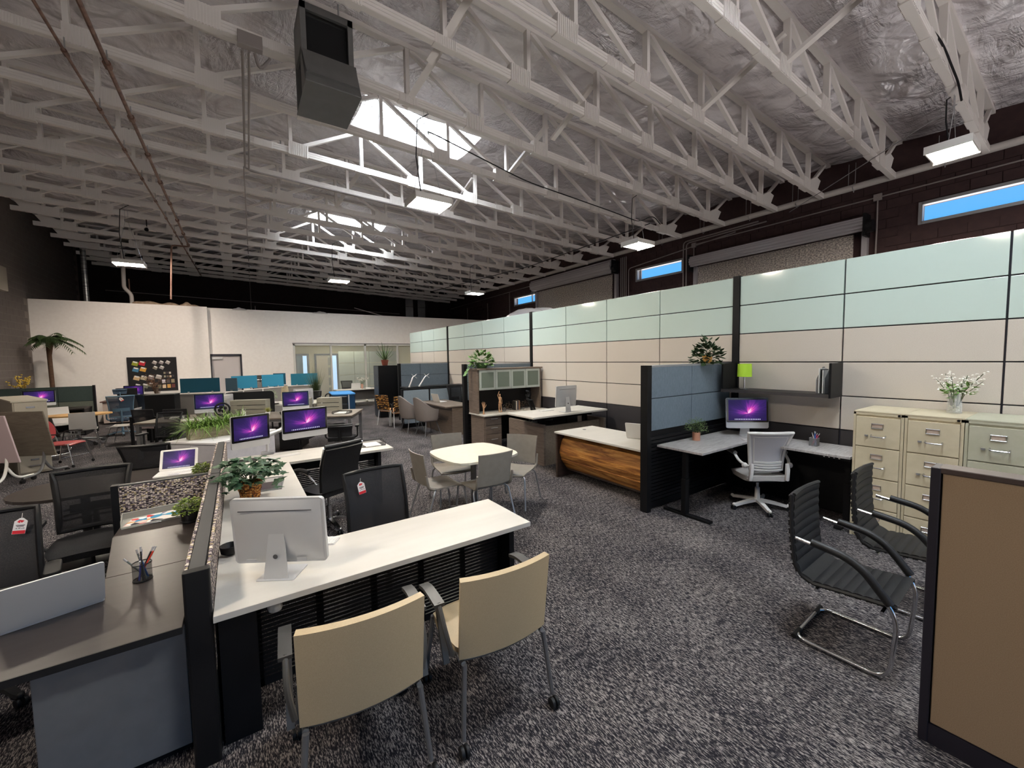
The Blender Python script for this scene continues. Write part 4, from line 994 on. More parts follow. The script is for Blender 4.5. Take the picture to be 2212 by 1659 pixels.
keyboard('white keyboard hidden behind the nearest silver computer',(.36,2.86,.742),148,.3,.11,WHITEP)
desktop_computer('monitor on an arm at left with violet screen over the white desk',(.10,5.88,.875),24,.44,stand=False,lift=0,h_=.40,tilt=-2)
desktop_computer('wide monitor on an arm at right with violet screen over the white desk',(.72,6.00,.905),14,.575,stand=False,lift=0,h_=.39,tilt=-2)
ma = thing('monitor_arm','grey double monitor arm clamped at the back of the white desk','monitor arm',(.27,6.00,.742))
B().box(-.07,.07,-.05,.05,0,.035).obj('clamp_base', SILVER, ma, bevel=.008)
B().tube([(0,0,.03),(0,0,.34)],.018,10).obj('post', ALU, ma)
B().tube([(0,0,.32),(-.06,.12,.33),(-.14,.13,.33)],.022,10).obj('left_arm', ALU, ma)
B().tube([(0,0,.24),(.16,.20,.26),(.28,.26,.33),(.44,.22,.36)],.027,10).obj('right_arm', ALU, ma)
for p in ((-.14,.12,.33),(.48,.21,.36)): B().box(p[0]-.05,p[0]+.05,p[1]-.02,p[1]-.005,p[2]-.05,p[2]+.05).obj('mount_plate', SILVER, ma)
keyboard('white keyboard in front of the arm mounted monitors',(.40,5.73,.742),12,.42,.12,WHITEP)
tag(B().prism(rrect(.26,.2,.01,3),0,.003).obj('desk_mat', BLACK, loc=(.02,5.75,.742)),'dark mat on the white desk below the left arm monitor','mat')
# basket of ivy
t=thing('potted_ivy','ivy in a brown wicker basket on the white desk','plant',(.04,4.10,.742))
WICK=woven_mat('wicker',[S(176,120,60),S(132,80,34),S(200,150,86),S(104,60,26),S(160,104,50)],60,110)
B().lathe([(.068,0),(.085,.10),(.092,.155),(.086,.155),(.06,.01)],n=28).obj('basket', WICK, t)
for z,r in ((.152,.092),(.03,.073),(.095,.085)): B().tube([(r*math.cos(i*PI/12),r*math.sin(i*PI/12),z) for i in range(24)],.0045,6,closed=True).obj('wicker_band', WICK, t)
pts=[]; rnd=random.Random(21)
for i in range(170):
    a=rnd.uniform(0,2*PI); k=rnd.uniform(.2,1); r=.25*k; el=rnd.uniform(0,1)
    pts.append(((r*math.cos(a),r*math.sin(a),.20+.19*el*(1-k*.35)-.09*k*k*(1-el)),(math.cos(a)+rnd.uniform(-.3,.3),math.sin(a)+rnd.uniform(-.3,.3),rnd.uniform(-.75,.45)),rnd.uniform(.75,1.15)))
leaves_single(IVY,t,pts,'ivy',.078,.078,3); stems(t,24,.22,.14,.14,4)
tray('clear wire tray with a framed print on the white desk behind the basket',(.16,4.42,.742),-8,.30,.30,.045,SILVER)
magazine('dark framed print lying in the tray behind the basket',(.16,4.42,.7465),-8,mat('dark_print',S(70,62,60),.3),.2,.24)
st=thing('stapler','small dark stapler lying behind the nearest silver computer','stapler',(.22,3.55,.742),15); B().prism(rrect(.15,.032,.012,3),0,.012).obj('base',BLACK,st); B().box(-.07,.06,-.013,.013,.016,.036).obj('arm',SILVER,st,bevel=.005)
t=thing('desk_dish','dark curved dish at the far left of the white desk','dish',(-.09,2.98,.742)); B().lathe([(.02,0),(.05,.02),(.055,.06),(.05,.06),(.018,.005)],n=16).obj('bowl',BLACK,t)
tray('black mesh letter tray with white papers at the far end of the white desk',(1.50,5.72,.742),-8,.34,.26,.055,mat('dark_wire',S(58,54,52),.4,.3))
tag(B().box(-.10,.10,-.13,.13,0,.012).obj('paper_stack', WHITEP, loc=(1.49,5.70,.747)),'white paper stack in the black mesh tray','paper')
tg=thing('hanging_puck','round clear knob hanging under the white desk front edge','knob',(.10,2.33,.655)); B().lathe([(.0,0),(.03,.004),(.034,.02),(.03,.05),(.02,.056)],n=18).obj('knob', mat('clear_knob',(.6,.6,.6),.2,alpha=.5), tg)

# ------------------------------------------------------------------ chairs near the desks
task_chair('black mesh chair with slatted lumbar behind the tweed cross partition',(-1.08,4.72,0),4,ribs=3,mm=MESHB,wt=.48,wb=.42,h0=.52,h1=1.0,rot=50,lumbar=True,fr=.022)
task_chair('black mesh chair at left edge with a hanging white and red tag',(-1.30,3.60,0),12,mm=MESHG,wt=.46,wb=.46,h0=.52,h1=1.0,lumbar=False,waist=0,rot=10,arms=True)
price_tag('white and red price tag on the mesh chair at the left edge',(-1.18,3.84,.955),12,12)
task_chair('black mesh chair half hidden at the rounded dark desk',(-.86,6.35,0),168,mm=MESHG,arms=False,wt=.46,rot=30)
task_chair('black mesh chair standing in front of the dark wood bench',(-1.22,9.6,0),-30,mm=MESHB,arms=True,wt=.44,rot=15)
big=task_chair('dark grey mesh chair with tag behind the white desk',(.90,3.08,0),3,mm=MESHG,wt=.47,wb=.47,h0=.50,h1=1.02,waist=0,lumbar=False,arms=False,rot=18,fr=.015)
price_tag('white and red price tag on the mesh chair behind the white desk',(.765,3.30,.955),3,-10)
# executive leather chair
t=thing('executive_chair','black leather swivel chair with chrome arms by the white desk','chair',(.80,4.98,0),203)
b=B(); seat_cushion(b,.50,.48,.50,.06,.05); b.obj('seat', LEATHER, t)
f=backf(.44,.43,.50,1.0,.22,.11,.02,.0,.04)
B().sheet(f,8,12,.05).obj('backrest', LEATHER, t)
for s in (0.0,1.0): B().tube([(lambda p:(p[0]+(.012 if s else -.012),p[1]+.02,p[2]))(f(s,i/8)) for i in range(9)],.011,7).obj('chrome_edge', CHROME, t)
B().tube([(lambda p:(p[0],p[1]+.012,p[2]+.012))(f(i/8,1)) for i in range(9)],.02,8).obj('top_roll', LEATHER, t)
for s in (-1,1):
    a=B().tube(fillet([(s*.27,.22,.60),(s*.31,.12,.72),(s*.31,-.12,.70),(s*.28,-.19,.50)],.12,6),.012,8).obj('armrest', CHROME, t)
    B().tube(fillet([(s*.30,.13,.735),(s*.315,.0,.75),(s*.315,-.12,.715)],.05,4),.022,8).obj('arm_pad', LEATHER, a)
B().box(-.1,.1,-.1,.1,.40,.44).obj('mechanism', BLACKM, t); star_base(t, CHROME, BLACK, rot=5, lift=.48)

# beige guest chairs on casters
BEIGE=varied('beige_vinyl', S(176,156,124), S(184,164,132), .5, (90,90,90), 3, bmp=.12, bdist=.001)
STEEL=mat('grey_tube', S(120,120,122), .35, .6)
GREYPL=mat('dark_grey_plastic', S(60,60,60), .45)
t=thing('guest_chair','beige guest chair on casters, left and nearest in front of the white desk','chair',(.41,1.99,0),175.5,None)
b=B(); seat_cushion(b,.50,.47,.475,.06,.05); b.obj('seat', BEIGE, t)
f=backf(.50,.49,.445,.865,.25,.05,.04,.0,-.0)
B().sheet(f,12,10,.035).obj('backrest', BEIGE, t)
fr_=B(); fr_.tube([(lambda p:(p[0]*1.0,p[1]+.0,p[2]-.02))(f(i/8,0)) for i in range(9)],.016,8); fr_.tube([(-.23,-.17,.41),(-.235,.25,.42)],.013,8).tube([(.23,-.17,.41),(.235,.25,.42)],.013,8).tube([(-.23,-.16,.41),(.23,-.16,.41)],.013,8); fr_.obj('seat_frame', STEEL, t)
for sx in (-1,1):
    for y0,y1 in ((.26,.30),(-.19,-.24)):
        lg=B().tube([(sx*.235,y0,.42),(sx*.265,y1,.075)],[.014,.012],8).obj('leg', STEEL, t)
        c=B()
        for s in (-.013,.013): c.lathe([(.005,-.008),(.028,-.008),(.030,0),(.028,.008),(.005,.008)],n=12,M=T(sx*.268,y1+.012,.031)@Matrix.Rotation(PI/2,4,'Y')@T(0,0,s))
        c.obj('caster', BLACK, lg)
    ar=B().tube(fillet([(sx*.27,.19,.44),(sx*.295,.17,.56),(sx*.295,.08,.66)],.08,4),[.013]*7,8).sheet(lambda u,v:(sx*(.272+.03*v),.16-.10*u,.38+.25*u),2,2,.02); ao=ar.obj('armrest', GREYPL, t)
    B().sheet(lambda u,v:(sx*(.268+.055*v),.10-.26*u,.665+.005*math.sin(PI*u)-.05*max(0,u-.7)),8,2,.018).obj('arm_pad', GREYPL, ao)
dup(t,'beige guest chair on casters, right one in front of the white desk',(1.10,1.95,0),176.5)
# ================================================================== CENTRE AND RIGHT
# grey cafe table with four stacking chairs
CAFT=varied('cream_laminate', S(206,202,188), S(212,208,194), .4, (6,6,6), 3)
t = thing('cafe_table','square cream table with softened sides and a grey base between the stacking chairs','table',(2.42,4.46,0),2)
out=[]
for k in range(4):
    a0=math.radians(45+90*k); a1=math.radians(135+90*k)
    for i in range(8):
        u=i/8; p0=Vector((math.cos(a0),math.sin(a0)))*.60; p1=Vector((math.cos(a1),math.sin(a1)))*.60; p=p0.lerp(p1,u); nrm=Vector((math.cos((a0+a1)/2),math.sin((a0+a1)/2))); p=p+nrm*.055*math.sin(PI*u); 
        if i==0: p*=.95
        out.append(tuple(p))
B().prism(out,.712,.742).obj('tabletop', CAFT, t, bevel=.004)
B().tube([(0,0,.04),(0,0,.712)],.038,14).obj('column', STEEL, t)
b=B()
for k in range(4):
    R=Matrix.Rotation(PI/4+k*PI/2,4,'Z'); b.sheet(lambda u,v:(.03+.30*u,(v-.5)*(.06-.02*u),.055-.03*u),4,2,.022,M=R)
b.obj('foot', STEEL, t)
STK=varied('taupe_plastic', S(132,126,118), S(138,132,124), .42, (5,5,5), 3)
def stack_chair(label, loc, rz):
    t = thing('stacking_chair', label, 'chair', loc, rz)
    s=B(); s.sheet(lambda u,v:((u-.5)*(.44+.02*math.sin(PI*v)),-.22+.42*v,.455-.012*math.cos(PI*(2*u-1)*.5)*1-.03*max(0,.25-v)*4*.6+.05*max(0,v-.85)*3),10,12,.014); s.obj('seat', STK, t)
    f=backf(.45,.43,.49,.86,.25,.065,.035,.015,.0)
    s=B(); s.sheet(lambda u,v:f(u,v),12,12,.012); s.obj('backrest', STK, t)
    for sx in (-1,1):
        B().tube(fillet([(sx*.215,.16,.445),(sx*.228,.235,.47),(sx*.232,.262,.62)],.05,4),[.017]*6+[.012],8).obj('back_bracket', STK, t)
        B().tube(fillet([(sx*.20,-.19,.43),(sx*.235,-.21,.40),(sx*.255,-.25,0.005)],.04,4),.011,8).obj('leg', SILVER, t)
        B().tube(fillet([(sx*.20,.14,.43),(sx*.235,.17,.40),(sx*.26,.30,0.005)],.04,4),.011,8).obj('leg', SILVER, t)
    B().tube([(-.2,-.19,.435),(.2,-.19,.435)],.01,6).tube([(-.2,.14,.435),(.2,.14,.435)],.01,6).obj('seat_frame', SILVER, t); return t
stack_chair('taupe stacking chair on the near left side of the cafe table',(1.94,4.43,0),90)
stack_chair('taupe stacking chair nearest the viewer with its back to us at the cafe table',(2.36,4.10,0),180)
stack_chair('taupe stacking chair behind the cafe table on the left',(2.37,4.95,0),-9)
stack_chair('taupe stacking chair on the right side of the cafe table',(2.97,4.35,0),-58)

# cantilever chairs
def cantilever(label, loc, rz):
    t = thing('cantilever_chair', label, 'chair', loc, rz)
    # frame: floor loop, front uprights curving into arms back to the backrest
    for s in (-1,1):
        fr_=B().tube(fillet([(0,.235,.018),(s*.255,.235,.018),(s*.255,-.24,.018),(s*.255,-.27,.40),(s*.262,-.08,.655),(s*.262,.24,.70)],.09,6),.0125,10).obj('frame_tube', CHROME, t)
        B().tube(fillet([(s*.262,-.235,.47),(s*.264,-.08,.668),(s*.264,.15,.702)],.14,6),.024,10).obj('arm_pad', LEATHER, fr_)
        B().tube([(s*.258,.235,.018),(s*.15,.235,.018)],.0165,10).obj('floor_grip', BLACK, fr_)
    b=B()
    def pf(k):    # side profile of seat and back
        if k<.44:
            q=k/.44; return (-.26+.40*q, .465-.035*q)
        if k<.56:
            q=(k-.44)/.12*PI/2; return (.14+.10*math.sin(q), .53-.10*math.cos(q))
        q=(k-.56)/.44; return (.24+.025*q+.010*math.sin(PI*q), .53+.445*q)
    NP=18
    for i in range(NP):
        k0,k1=i/NP,(i+1)/NP; 
        b.sheet(lambda u,v:(lambda y,z,pu:((u-.5)*(.46 if k0<.5 else .46), y-(pu if k0>=.5 else 0)+.02*(1-(2*u-1)**2)*(max(0,k0-.5)*2), z+(pu if k0<.5 else 0)))(*(lambda a,c:(a[0]+(c[0]-a[0])*v,a[1]+(c[1]-a[1])*v))(pf(k0),pf(k1)),.006*math.sin(PI*v)**.5),6,4,.035)
    b.obj('upholstered_shell', LEATHER, t)
    e=B(); 
    for s in (-1,1): e.tube([(s*.232,pf(i/NP)[0]+(.01 if i>NP/2 else 0),pf(i/NP)[1]-(.012 if i<=NP/2 else 0)) for i in range(NP+1)],.012,6)
    e.tube([((u/6-.5)*.46,pf(1)[0]+.02*(1-(2*u/6-1)**2),pf(1)[1]) for u in range(7)],.012,6); e.obj('piping', LEATHER, t)
    B().tube([(-.255,-.2,.40),(.255,-.2,.40)],.011,8).tube([(-.255,.12,.39),(.255,.12,.39)],.011,8).obj('cross_bar', CHROME, t); return t
c1=cantilever('black leather cantilever chair with chrome base, nearer one at right',(3.28,.875,0),2)
dup(c1,'black leather cantilever chair farther back, in front of the filing cabinets',(4.20,.80,0),2)

# near right partition
t = thing('low_partition','brown tan fabric partition filling the lower right corner','partition',(2.72,.44,0))
TAN=varied('tan_fabric', S(150,128,104), S(158,136,112), .9, (80,80,80), 3, spec=.1)
B().box(0.02,.08,-1.6,-.0,.0,1.36).obj('core_frame', mat('dark_navy_frame',(.012,.010,.018),.5), t)
B().box(0,.022,-1.59,-.035,.105,1.345).obj('fabric_panel', TAN, t, bevel=.004); B().box(.078,.10,-1.59,-.035,.105,1.345).obj('fabric_panel', TAN, t, bevel=.004)
B().box(-.01,.11,-.03,.005,0,1.37).obj('end_post', MATS['dark_navy_frame'], t, bevel=.004); B().box(-.008,.108,-1.6,-.02,1.345,1.372).obj('top_cap', mat('brown_cap',S(66,54,50),.5), t, bevel=.004)
B().box(-.004,.02,-1.6,-.03,0,.10).obj('base_panel', MATS['dark_navy_frame'], t)

# filing cabinets
def filing_cabinet(label, loc, rz, m, w_=.38, d_=.66, h_=1.32):
    t = thing('filing_cabinet', label, 'cabinet', loc, rz)    # front faces -Y
    b=B(); b.box(-w_/2,w_/2,0,d_,.0,h_-.035).box(-w_/2,-w_/2+.02,-.012,0,0,h_).box(w_/2-.02,w_/2,-.012,0,0,h_).box(-w_/2,w_/2,-.012,0,h_-.035,h_); b.obj('body', m, t)
    B().box(-w_/2-.002,w_/2+.002,-.014,d_,h_-.012,h_).obj('top', m, t, bevel=.002)
    dh=(h_-.05-.02)/4; first=None
    for k in range(4):
        z0=.02+dh*k
        d0=B().box(-w_/2+.024,w_/2-.024,-.02,-.002,z0+.005,z0+dh-.005).obj('drawer', m, t, bevel=.003)
        zc_=z0+dh*.70
        lh=B().tube([(-.045,-.024,zc_+.022),(.045,-.024,zc_+.022),(.045,-.024,zc_-.022),(-.045,-.024,zc_-.022)],.005,4,closed=True); lh.obj('label_holder', CHROME, d0)
        B().box(-.038,.038,-.0225,-.0205,zc_-.016,zc_+.016).obj('label_card', mat('label_card',S(196,176,160),.6), d0)
        z2=z0+dh*.36
        B().tube(fillet([(-.045,-.022,z2+.015),(-.045,-.052,z2),(.065,-.052,z2),(.065,-.022,z2+.015)],.02,4),.0065,8).obj('handle', CHROME, d0)
        B().box(-.095,-.07,-.034,-.02,z2-.005,z2+.012).obj('thumb_latch', SILVER, d0)
    B().lathe([(.010,0),(.010,.012),(.006,.014)],n=12,M=T(w_/2-.035,-.012,h_-.022)@Matrix.Rotation(PI/2,4,'X')).obj('lock', BLACKM, t)
    return t
PUTTY=varied('putty_steel', S(196,184,156), S(202,190,163), .42, (5,5,5), 3); PUTG=varied('grey_putty_steel', S(176,174,152), S(182,180,160), .42, (5,5,5), 3)
filing_cabinet('putty four drawer filing cabinet at the left end of the row',(5.30,1.255,0),-90,PUTTY,.385,.64)
filing_cabinet('putty four drawer filing cabinet in the middle carrying the flower vase',(5.30,.865,0),-90,PUTTY,.385,.64)
filing_cabinet('greyer four drawer filing cabinet at the right end of the row',(5.30,.475,0),-90,PUTG,.385,.64)
# glass vase with pebbles and white flowers
t=thing('flower_vase','glass vase of white blossom sprigs standing on the filing cabinets','vase',(5.72,.80,1.321))
B().lathe([(.055,0),(.052,.10),(.045,.16),(.05,.20),(.047,.20),(.042,.16),(.048,.01)],n=22).obj('glass', mat('vase_glass',(.9,.95,.95),.03,alpha=.25,spec=.7), t)
rnd=random.Random(8); b=B()
for i in range(60): a=rnd.uniform(0,2*PI); r=rnd.uniform(0,.038); b.ball((r*math.cos(a),r*math.sin(a),rnd.uniform(.015,.075)),(.011,.009,.007),5,4)
o=b.obj('pebbles', mat('pebble_white',S(226,220,196),.5), t); o['kind']='stuff'
PETAL=mat('white_petal',S(240,236,226),.6)
tips=stems(t,11,.30,.36,.05,9,thick=.0035,r0=.02); fb=B(); lp=[]
for p in tips:
    q=Vector(p[2]); d=(q-Vector(p[1])).normalized()
    for i in range(16):
        c=q-d*rnd.uniform(0,.17)+Vector((rnd.uniform(-.035,.035),rnd.uniform(-.035,.035),rnd.uniform(-.03,.03))); fb.ball(c,(.010,.010,.008),5,4)
    for i in range(4): lp.append((tuple(q-d*rnd.uniform(.10,.22)),(rnd.uniform(-1,1),rnd.uniform(-1,1),rnd.uniform(-.2,.6)),rnd.uniform(.8,1.5)))
o=fb.obj('blossoms',PETAL,t); o['kind']='stuff'; leaves_single(green('sprig_green',S(60,100,40),S(110,150,70)),t,lp,'oval',.07,.03,2)

# corner standing desk
GRYW=wood_mat('grey_oak_laminate',[(.3,S(136,132,130)),(.5,S(172,168,166)),(.7,S(190,187,184))],(4,40,4),1.2,.42,1.6)
t=thing('corner_standing_desk','grey wood corner standing desk with black legs under the shelf','desk',(5,2.6,0)); M0=T(-5,-2.6,0)
B().prism([(4.24,3.07),(4.24,2.48),(5.27,2.48),(5.27,1.46),(5.90,1.46),(5.90,3.07)],.797,.822,M=M0).obj('worktop', GRYW, t, bevel=.002)
for x,y,dx,dy in ((4.36,2.76,0,1),(5.60,1.56,1,0),(5.75,2.95,0,0)):
    l=B().box(x-.04,x+.04,y-.03,y+.03,.03,.45,M=M0).obj('leg', BLACKM, t, bevel=.003); B().box(x-.033,x+.033,y-.024,y+.024,.45,.79,M=M0).obj('leg_inner', BLACKM, l)
    if dx or dy: B().box(x-.035-.26*dx,x+.035+.26*dx,y-.035-.29*dy,y+.035+.24*dy,0,.03,M=M0).obj('foot', BLACKM, l, bevel=.004)
B().box(4.4,5.7,2.70,2.74,.74,.79,M=M0).box(5.56,5.6,1.6,2.8,.74,.79,M=M0).obj('support_rail', BLACKM, t)
B().box(5.29,5.32,1.465,1.80,.775,.795,M=M0).obj('control_panel', BLACK, t)
for i in range(4): B().box(5.287,5.29,1.55+.045*i,1.565+.045*i,.782,.789,M=M0).obj('button', WHITEP, COL.objects[-1] if False else t)
B().box(5.86,5.90,1.50,3.0,.02,.72,M=M0).obj('back_panel', BLACKM, t)
desktop_computer('silver computer with violet screen on the grey corner desk',(5.66,2.68,.822),-42,.535,lift=.10)
keyboard('white keyboard on the grey corner desk',(5.42,2.48,.822),-42,.28,.11,WHITEP)
t=thing('potted_plant','fine leaved plant in a copper pot on the grey corner desk','plant',(4.86,2.93,.822)); pot_obj(t,mat('copper_pot',S(222,164,136),.3,.6),.048,.048,.105)
stems(t,30,.15,.17,.09,31,thick=.0015,r0=.015); foliage_joined('foliage',green('fern_green',S(60,84,40),S(120,142,88)),t,dome_pts(420,.14,.16,.14,33,up=.7,inner=.2),'oval',.014,.010,3)
pen_cup('square wire pen cup of pens on the grey corner desk',(5.62,1.90,.822),[('white pen leaning left in the square pen cup',PWH,150,.35,.16),('blue pen upright in the square pen cup',PP,120,.12,.165),('navy pen in the square pen cup',PB,40,.1,.17),('pink pencil leaning right in the square pen cup',PINK,-60,.5,.16),('second pink pencil in the square pen cup',PINK,-50,.35,.155),('grey pen in the square pen cup',PG,-80,.2,.165)],r=.04,h_=.095,square=True,mm=mat('grey_wire_mesh',(.2,.2,.21),.6,alpha=.5),rim=SILVER)
# wall shelf with lamp and file holder
t=thing('wall_shelf','black open wall shelf hanging on the tall partition above the corner desk','shelf',(5.93,2.4,1.42))
B().box(-.36,0,-.64,.60,.0,.025).obj('shelf_board', BLACKM, t, bevel=.003); B().box(-.36,0,-.66,-.635,-.02,.385).obj('side_panel', BLACKM, t, bevel=.003); B().box(-.36,0,.575,.60,-.02,.385).obj('side_panel', BLACKM, t, bevel=.003); B().box(-.365,-.355,-.64,.6,-.015,.025).obj('front_lip', mat('dark_lip',S(60,56,56),.4), t)
LIME=mat('lime_shade',S(168,206,58),.7,emit=S(150,196,40),es=.12)
t=thing('table_lamp','small table lamp with a lime green shade on the black wall shelf','lamp',(5.72,2.76,1.446))
B().lathe([(.06,0),(.06,.008),(.01,.012),(.008,.24)],n=18).obj('base', CHROME, t)
b=B(); pr=[(.088,.17),(.084,.345)]; b.lathe([(.088,.17),(.084,.345),(.081,.345),(.085,.17)],n=26); b.obj('lamp_shade', LIME, t)
t=thing('magazine_holder','grey wire magazine holder at the right end of the black shelf','holder',(5.74,1.86,1.446)); b=B()
B().prism([(-.12,0),(.12,0),(.12,.31),(.06,.31),(-.12,.17)],-.04,-.038,M=Matrix.Rotation(PI/2,4,'X')).prism([(-.12,0),(.12,0),(.12,.31),(.06,.31),(-.12,.17)],.038,.04,M=Matrix.Rotation(PI/2,4,'X')).obj('side_mesh', mat('grey_mesh_b',(.25,.25,.26),.6,alpha=.55), t)
B().tube([(-.12,-.04,0.004),(-.12,.04,.004),(-.12,.04,.17),(-.12,-.04,.17)],.003,5,closed=True).obj('rim', SILVER, t)
for i in range(3): tag(B().box(-.10,.11,-.02+.018*i,-.012+.018*i,0,.27+.01*i).obj('brochure', PK if i%2 else WHITEP, loc=(5.74,1.86,1.4505)), ['white brochure nearest the wall end in the wire holder','dark brochure in the middle of the wire holder','outer white brochure in the wire holder'][i],'brochure')
t=thing('potted_plant','leafy plant in a yellow brown pot on top of the blue grey partition','plant',(5.42,3.12,1.806)); pot_obj(t,varied('ochre_pot',S(170,120,52),S(214,164,92),.5,(20,20,20),3),.055,.068,.11)
rnd=random.Random(77); pts=dome_pts(170,.22,.24,.12,40,droop=.12,up=.5,s0=.7,s1=1.2); leaves_single(DKGR,t,pts,'heart',.08,.055,5); stems(t,12,.12,.13,.08,41)

# white task chair
WG=mat('white_grey_plastic',S(214,211,208),.38)
t=thing('task_chair','white mesh task chair with ribbed back at the grey corner desk','chair',(5.31,2.38,0),142)
b=B(); seat_cushion(b,.50,.48,.47,.06); b.obj('seat', varied('pale_grey_fabric',S(176,172,168),S(186,182,178),.9,(60,60,60),3), t)
B().box(-.13,.13,-.12,.14,.36,.405).obj('mechanism', BLACKM, t); star_base(t, WG, BLACK, r=.33, rot=14, thick=1.15)
f=backf(.50,.36,.53,.99,.22,.09,.05,.03,.03)
f2=lambda u,v:f(u,v) if True else 0
B().tube(loop(f),.021,10,closed=True).obj('back_frame', WG, t)
B().tube(loop(f,ins=.10),.008,6,closed=True).obj('inner_rim', WG, t); B().sheet(f,12,12,.004).obj('back_mesh', MESHW, t)
for i in range(4): B().sheet((lambda i:(lambda u,v:(lambda p:(p[0],p[1]+.014,p[2]))(f(.08+.84*u,.0+.065*i+.045*v))))(i),8,2,.012).obj('back_rib', WG, t)
B().sheet(lambda u,v:(lambda p:(p[0],p[1]-.02,p[2]))(f(.24+.52*u,.30+.15*v)),8,2,.01).obj('lumbar_pad', mat('pale_pad',S(196,190,186),.5), t)
for s in (-1,1):
    B().tube([(s*.20,.10,.41),(s*.21,.24,.43),(s*.205,.255,.56),(s*.20,.25,.62)],[.022,.026,.026,.018],8).obj('back_bracket', WG, t)
    a=B().tube(fillet([(s*.22,.22,.58),(s*.29,.14,.62),(s*.30,.02,.70)],.06,5),[.017]*8,8).obj('armrest', WG, t); B().ball((s*.26,.20,.59),(.035,.03,.035)).obj('pivot', WG, a); B().tube([(s*.30,.05,.705),(s*.30,-.18,.715)],[.026,.030],8).obj('arm_pad', mat('grey_pad',S(150,148,146),.5), a)

# reclaimed wood front desk
BARN=wood_mat('reclaimed_wood',[(.25,S(70,40,18)),(.42,S(136,84,36)),(.55,S(190,130,62)),(.70,S(222,170,96))],(9,.9,9),1.5,.55,1.4,.5)
DKW=wood_mat('dark_brown_wood',[(.3,S(48,36,30)),(.6,S(70,54,46))],(2,2,20),2)
t=thing('reception_desk','white topped desk with a bulging reclaimed wood front','desk',(4.6,4.1,0)); M0=T(-4.6,-4.1,0)
B().prism([(4.13,3.17),(4.13,4.90),(4.98,4.90),(4.98,3.17)],.715,.742,M=M0).obj('worktop', LAMW, t, bevel=.002)
B().box(4.16,4.95,4.86,4.895,0,.713,M=M0).obj('side_panel', DKW, t); B().box(4.30,4.95,3.18,3.215,0,.713,M=M0).obj('side_panel', DKW, t)
w0,h0_=3.2,.14
for k in range(7):
    z0=.13+.0825*k
    q=lambda z:.33+ (-.14)*math.sin(PI*(z-.13)/.58)
    ln=[1.66]
    B().sheet(lambda u,v:(4.02+q(z0+.0795*v)-.008*(k%2),4.855-1.66*u,z0+.0795*v),12,3,.022,M=M0).obj('plank', BARN, t)
B().box(4.36,4.40,3.2,4.86,.1,.7,M=M0).obj('back_panel', DKW, t)
B().lathe([(.028,0),(.028,.003)],n=16,M=T(.02,.62,.742)).obj('grommet', mat('grommet_grey',S(90,90,90),.4), t)
laptop('white laptop turned away on the reclaimed wood front desk',(4.76,3.72,.742),110,.33,.23,108,white=True)

# raised white desk on a wood base
TAUPE=wood_mat('taupe_wood',[(.3,S(92,80,72)),(.5,S(112,99,89)),(.7,S(128,115,104))],(2.5,2.5,30),1.6,.5)
TAUPEH=wood_mat('taupe_wood_across',[(.3,S(104,94,82)),(.5,S(124,113,100)),(.7,S(142,131,117))],(30,2,30),1.6,.5)
t=thing('height_adjustable_desk','white height adjustable desk raised above a taupe wood base','desk',(4.9,6.0,0)); M0=T(-4.9,-6.0,0)
B().prism([(4.02,5.30),(5.80,5.30),(5.80,6.10),(4.02,6.10)],.895,.925,M=M0).obj('worktop', LAMW, t, bevel=.003)
B().box(4.42,5.80,5.52,5.56,.0,.70,M=M0).obj('modesty_panel', TAUPEH, t); B().box(4.40,4.44,5.50,6.60,.0,.74,M=M0).obj('side_panel', TAUPE, t); B().box(5.80,5.86,5.4,6.12,0,.74,M=M0).obj('side_panel', TAUPE, t)
B().box(4.3,5.7,5.62,5.72,.80,.893,M=M0).box(4.48,4.56,5.6,5.95,.84,.893,M=M0).obj('lift_frame', BLACKM, t)
for x in (4.55,5.6): B().box(x-.035,x+.035,5.68,5.75,.02,.82,M=M0).obj('leg', BLACKM, t)
desktop_computer('silver computer seen from behind on the raised white desk',(4.93,5.53,.925),180,.49,lift=.10,h_=.38)
keyboard('white keyboard on the raised white desk',(4.75,5.85,.925),178,.28,.11,WHITEP)
# credenza with hutch
t=thing('hutch_credenza','taupe wood credenza with overhead hutch of frosted glass doors','cabinet',(5.1,7.45,0)); M0=T(-5.1,-7.45,0)
B().prism([(4.16,7.14),(5.91,7.14),(5.91,7.82),(4.16,7.82)],.715,.742,M=M0).obj('worktop', LAMW, t, bevel=.002); B().prism([(5.28,6.15),(5.91,6.15),(5.91,7.137),(5.28,7.137)],.715,.742,M=M0).obj('worktop', LAMW, t, bevel=.002)
B().box(4.19,4.62,7.22,7.78,.02,.713,M=M0).obj('drawer_unit', TAUPE, t)
for z0,z1 in ((.04,.32),(.33,.51),(.52,.70)): d_=B().box(4.22,4.61,7.202,7.218,z0,z1,M=M0).obj('drawer', TAUPE, t, bevel=.002); B().tube([(4.34,7.18,(z0+z1)/2+.04),(4.50,7.18,(z0+z1)/2+.04)],.007,6,M=M0).obj('handle', SILVER, d_)
B().box(4.62,5.9,7.76,7.79,.1,.71,M=M0).obj('modesty_panel', BLACKM, t)
B().box(4.17,4.21,7.44,7.82,.743,1.68,M=M0).obj('hutch_side', TAUPE, t); B().box(5.84,5.88,7.44,7.82,.743,1.68,M=M0).obj('hutch_side', TAUPE, t)
B().box(4.15,5.90,7.40,7.83,1.68,1.71,M=M0).obj('hutch_top', TAUPE, t); B().box(4.21,5.84,7.44,7.82,1.24,1.265,M=M0).obj('hutch_shelf', TAUPE, t); B().box(4.21,5.84,7.79,7.82,.743,1.68,M=M0).obj('hutch_back', BLACKM, t)
SFR=mat('satin_frame',S(186,196,192),.35,.5); FROST=mat('frosted_glass',S(104,116,106),.35)
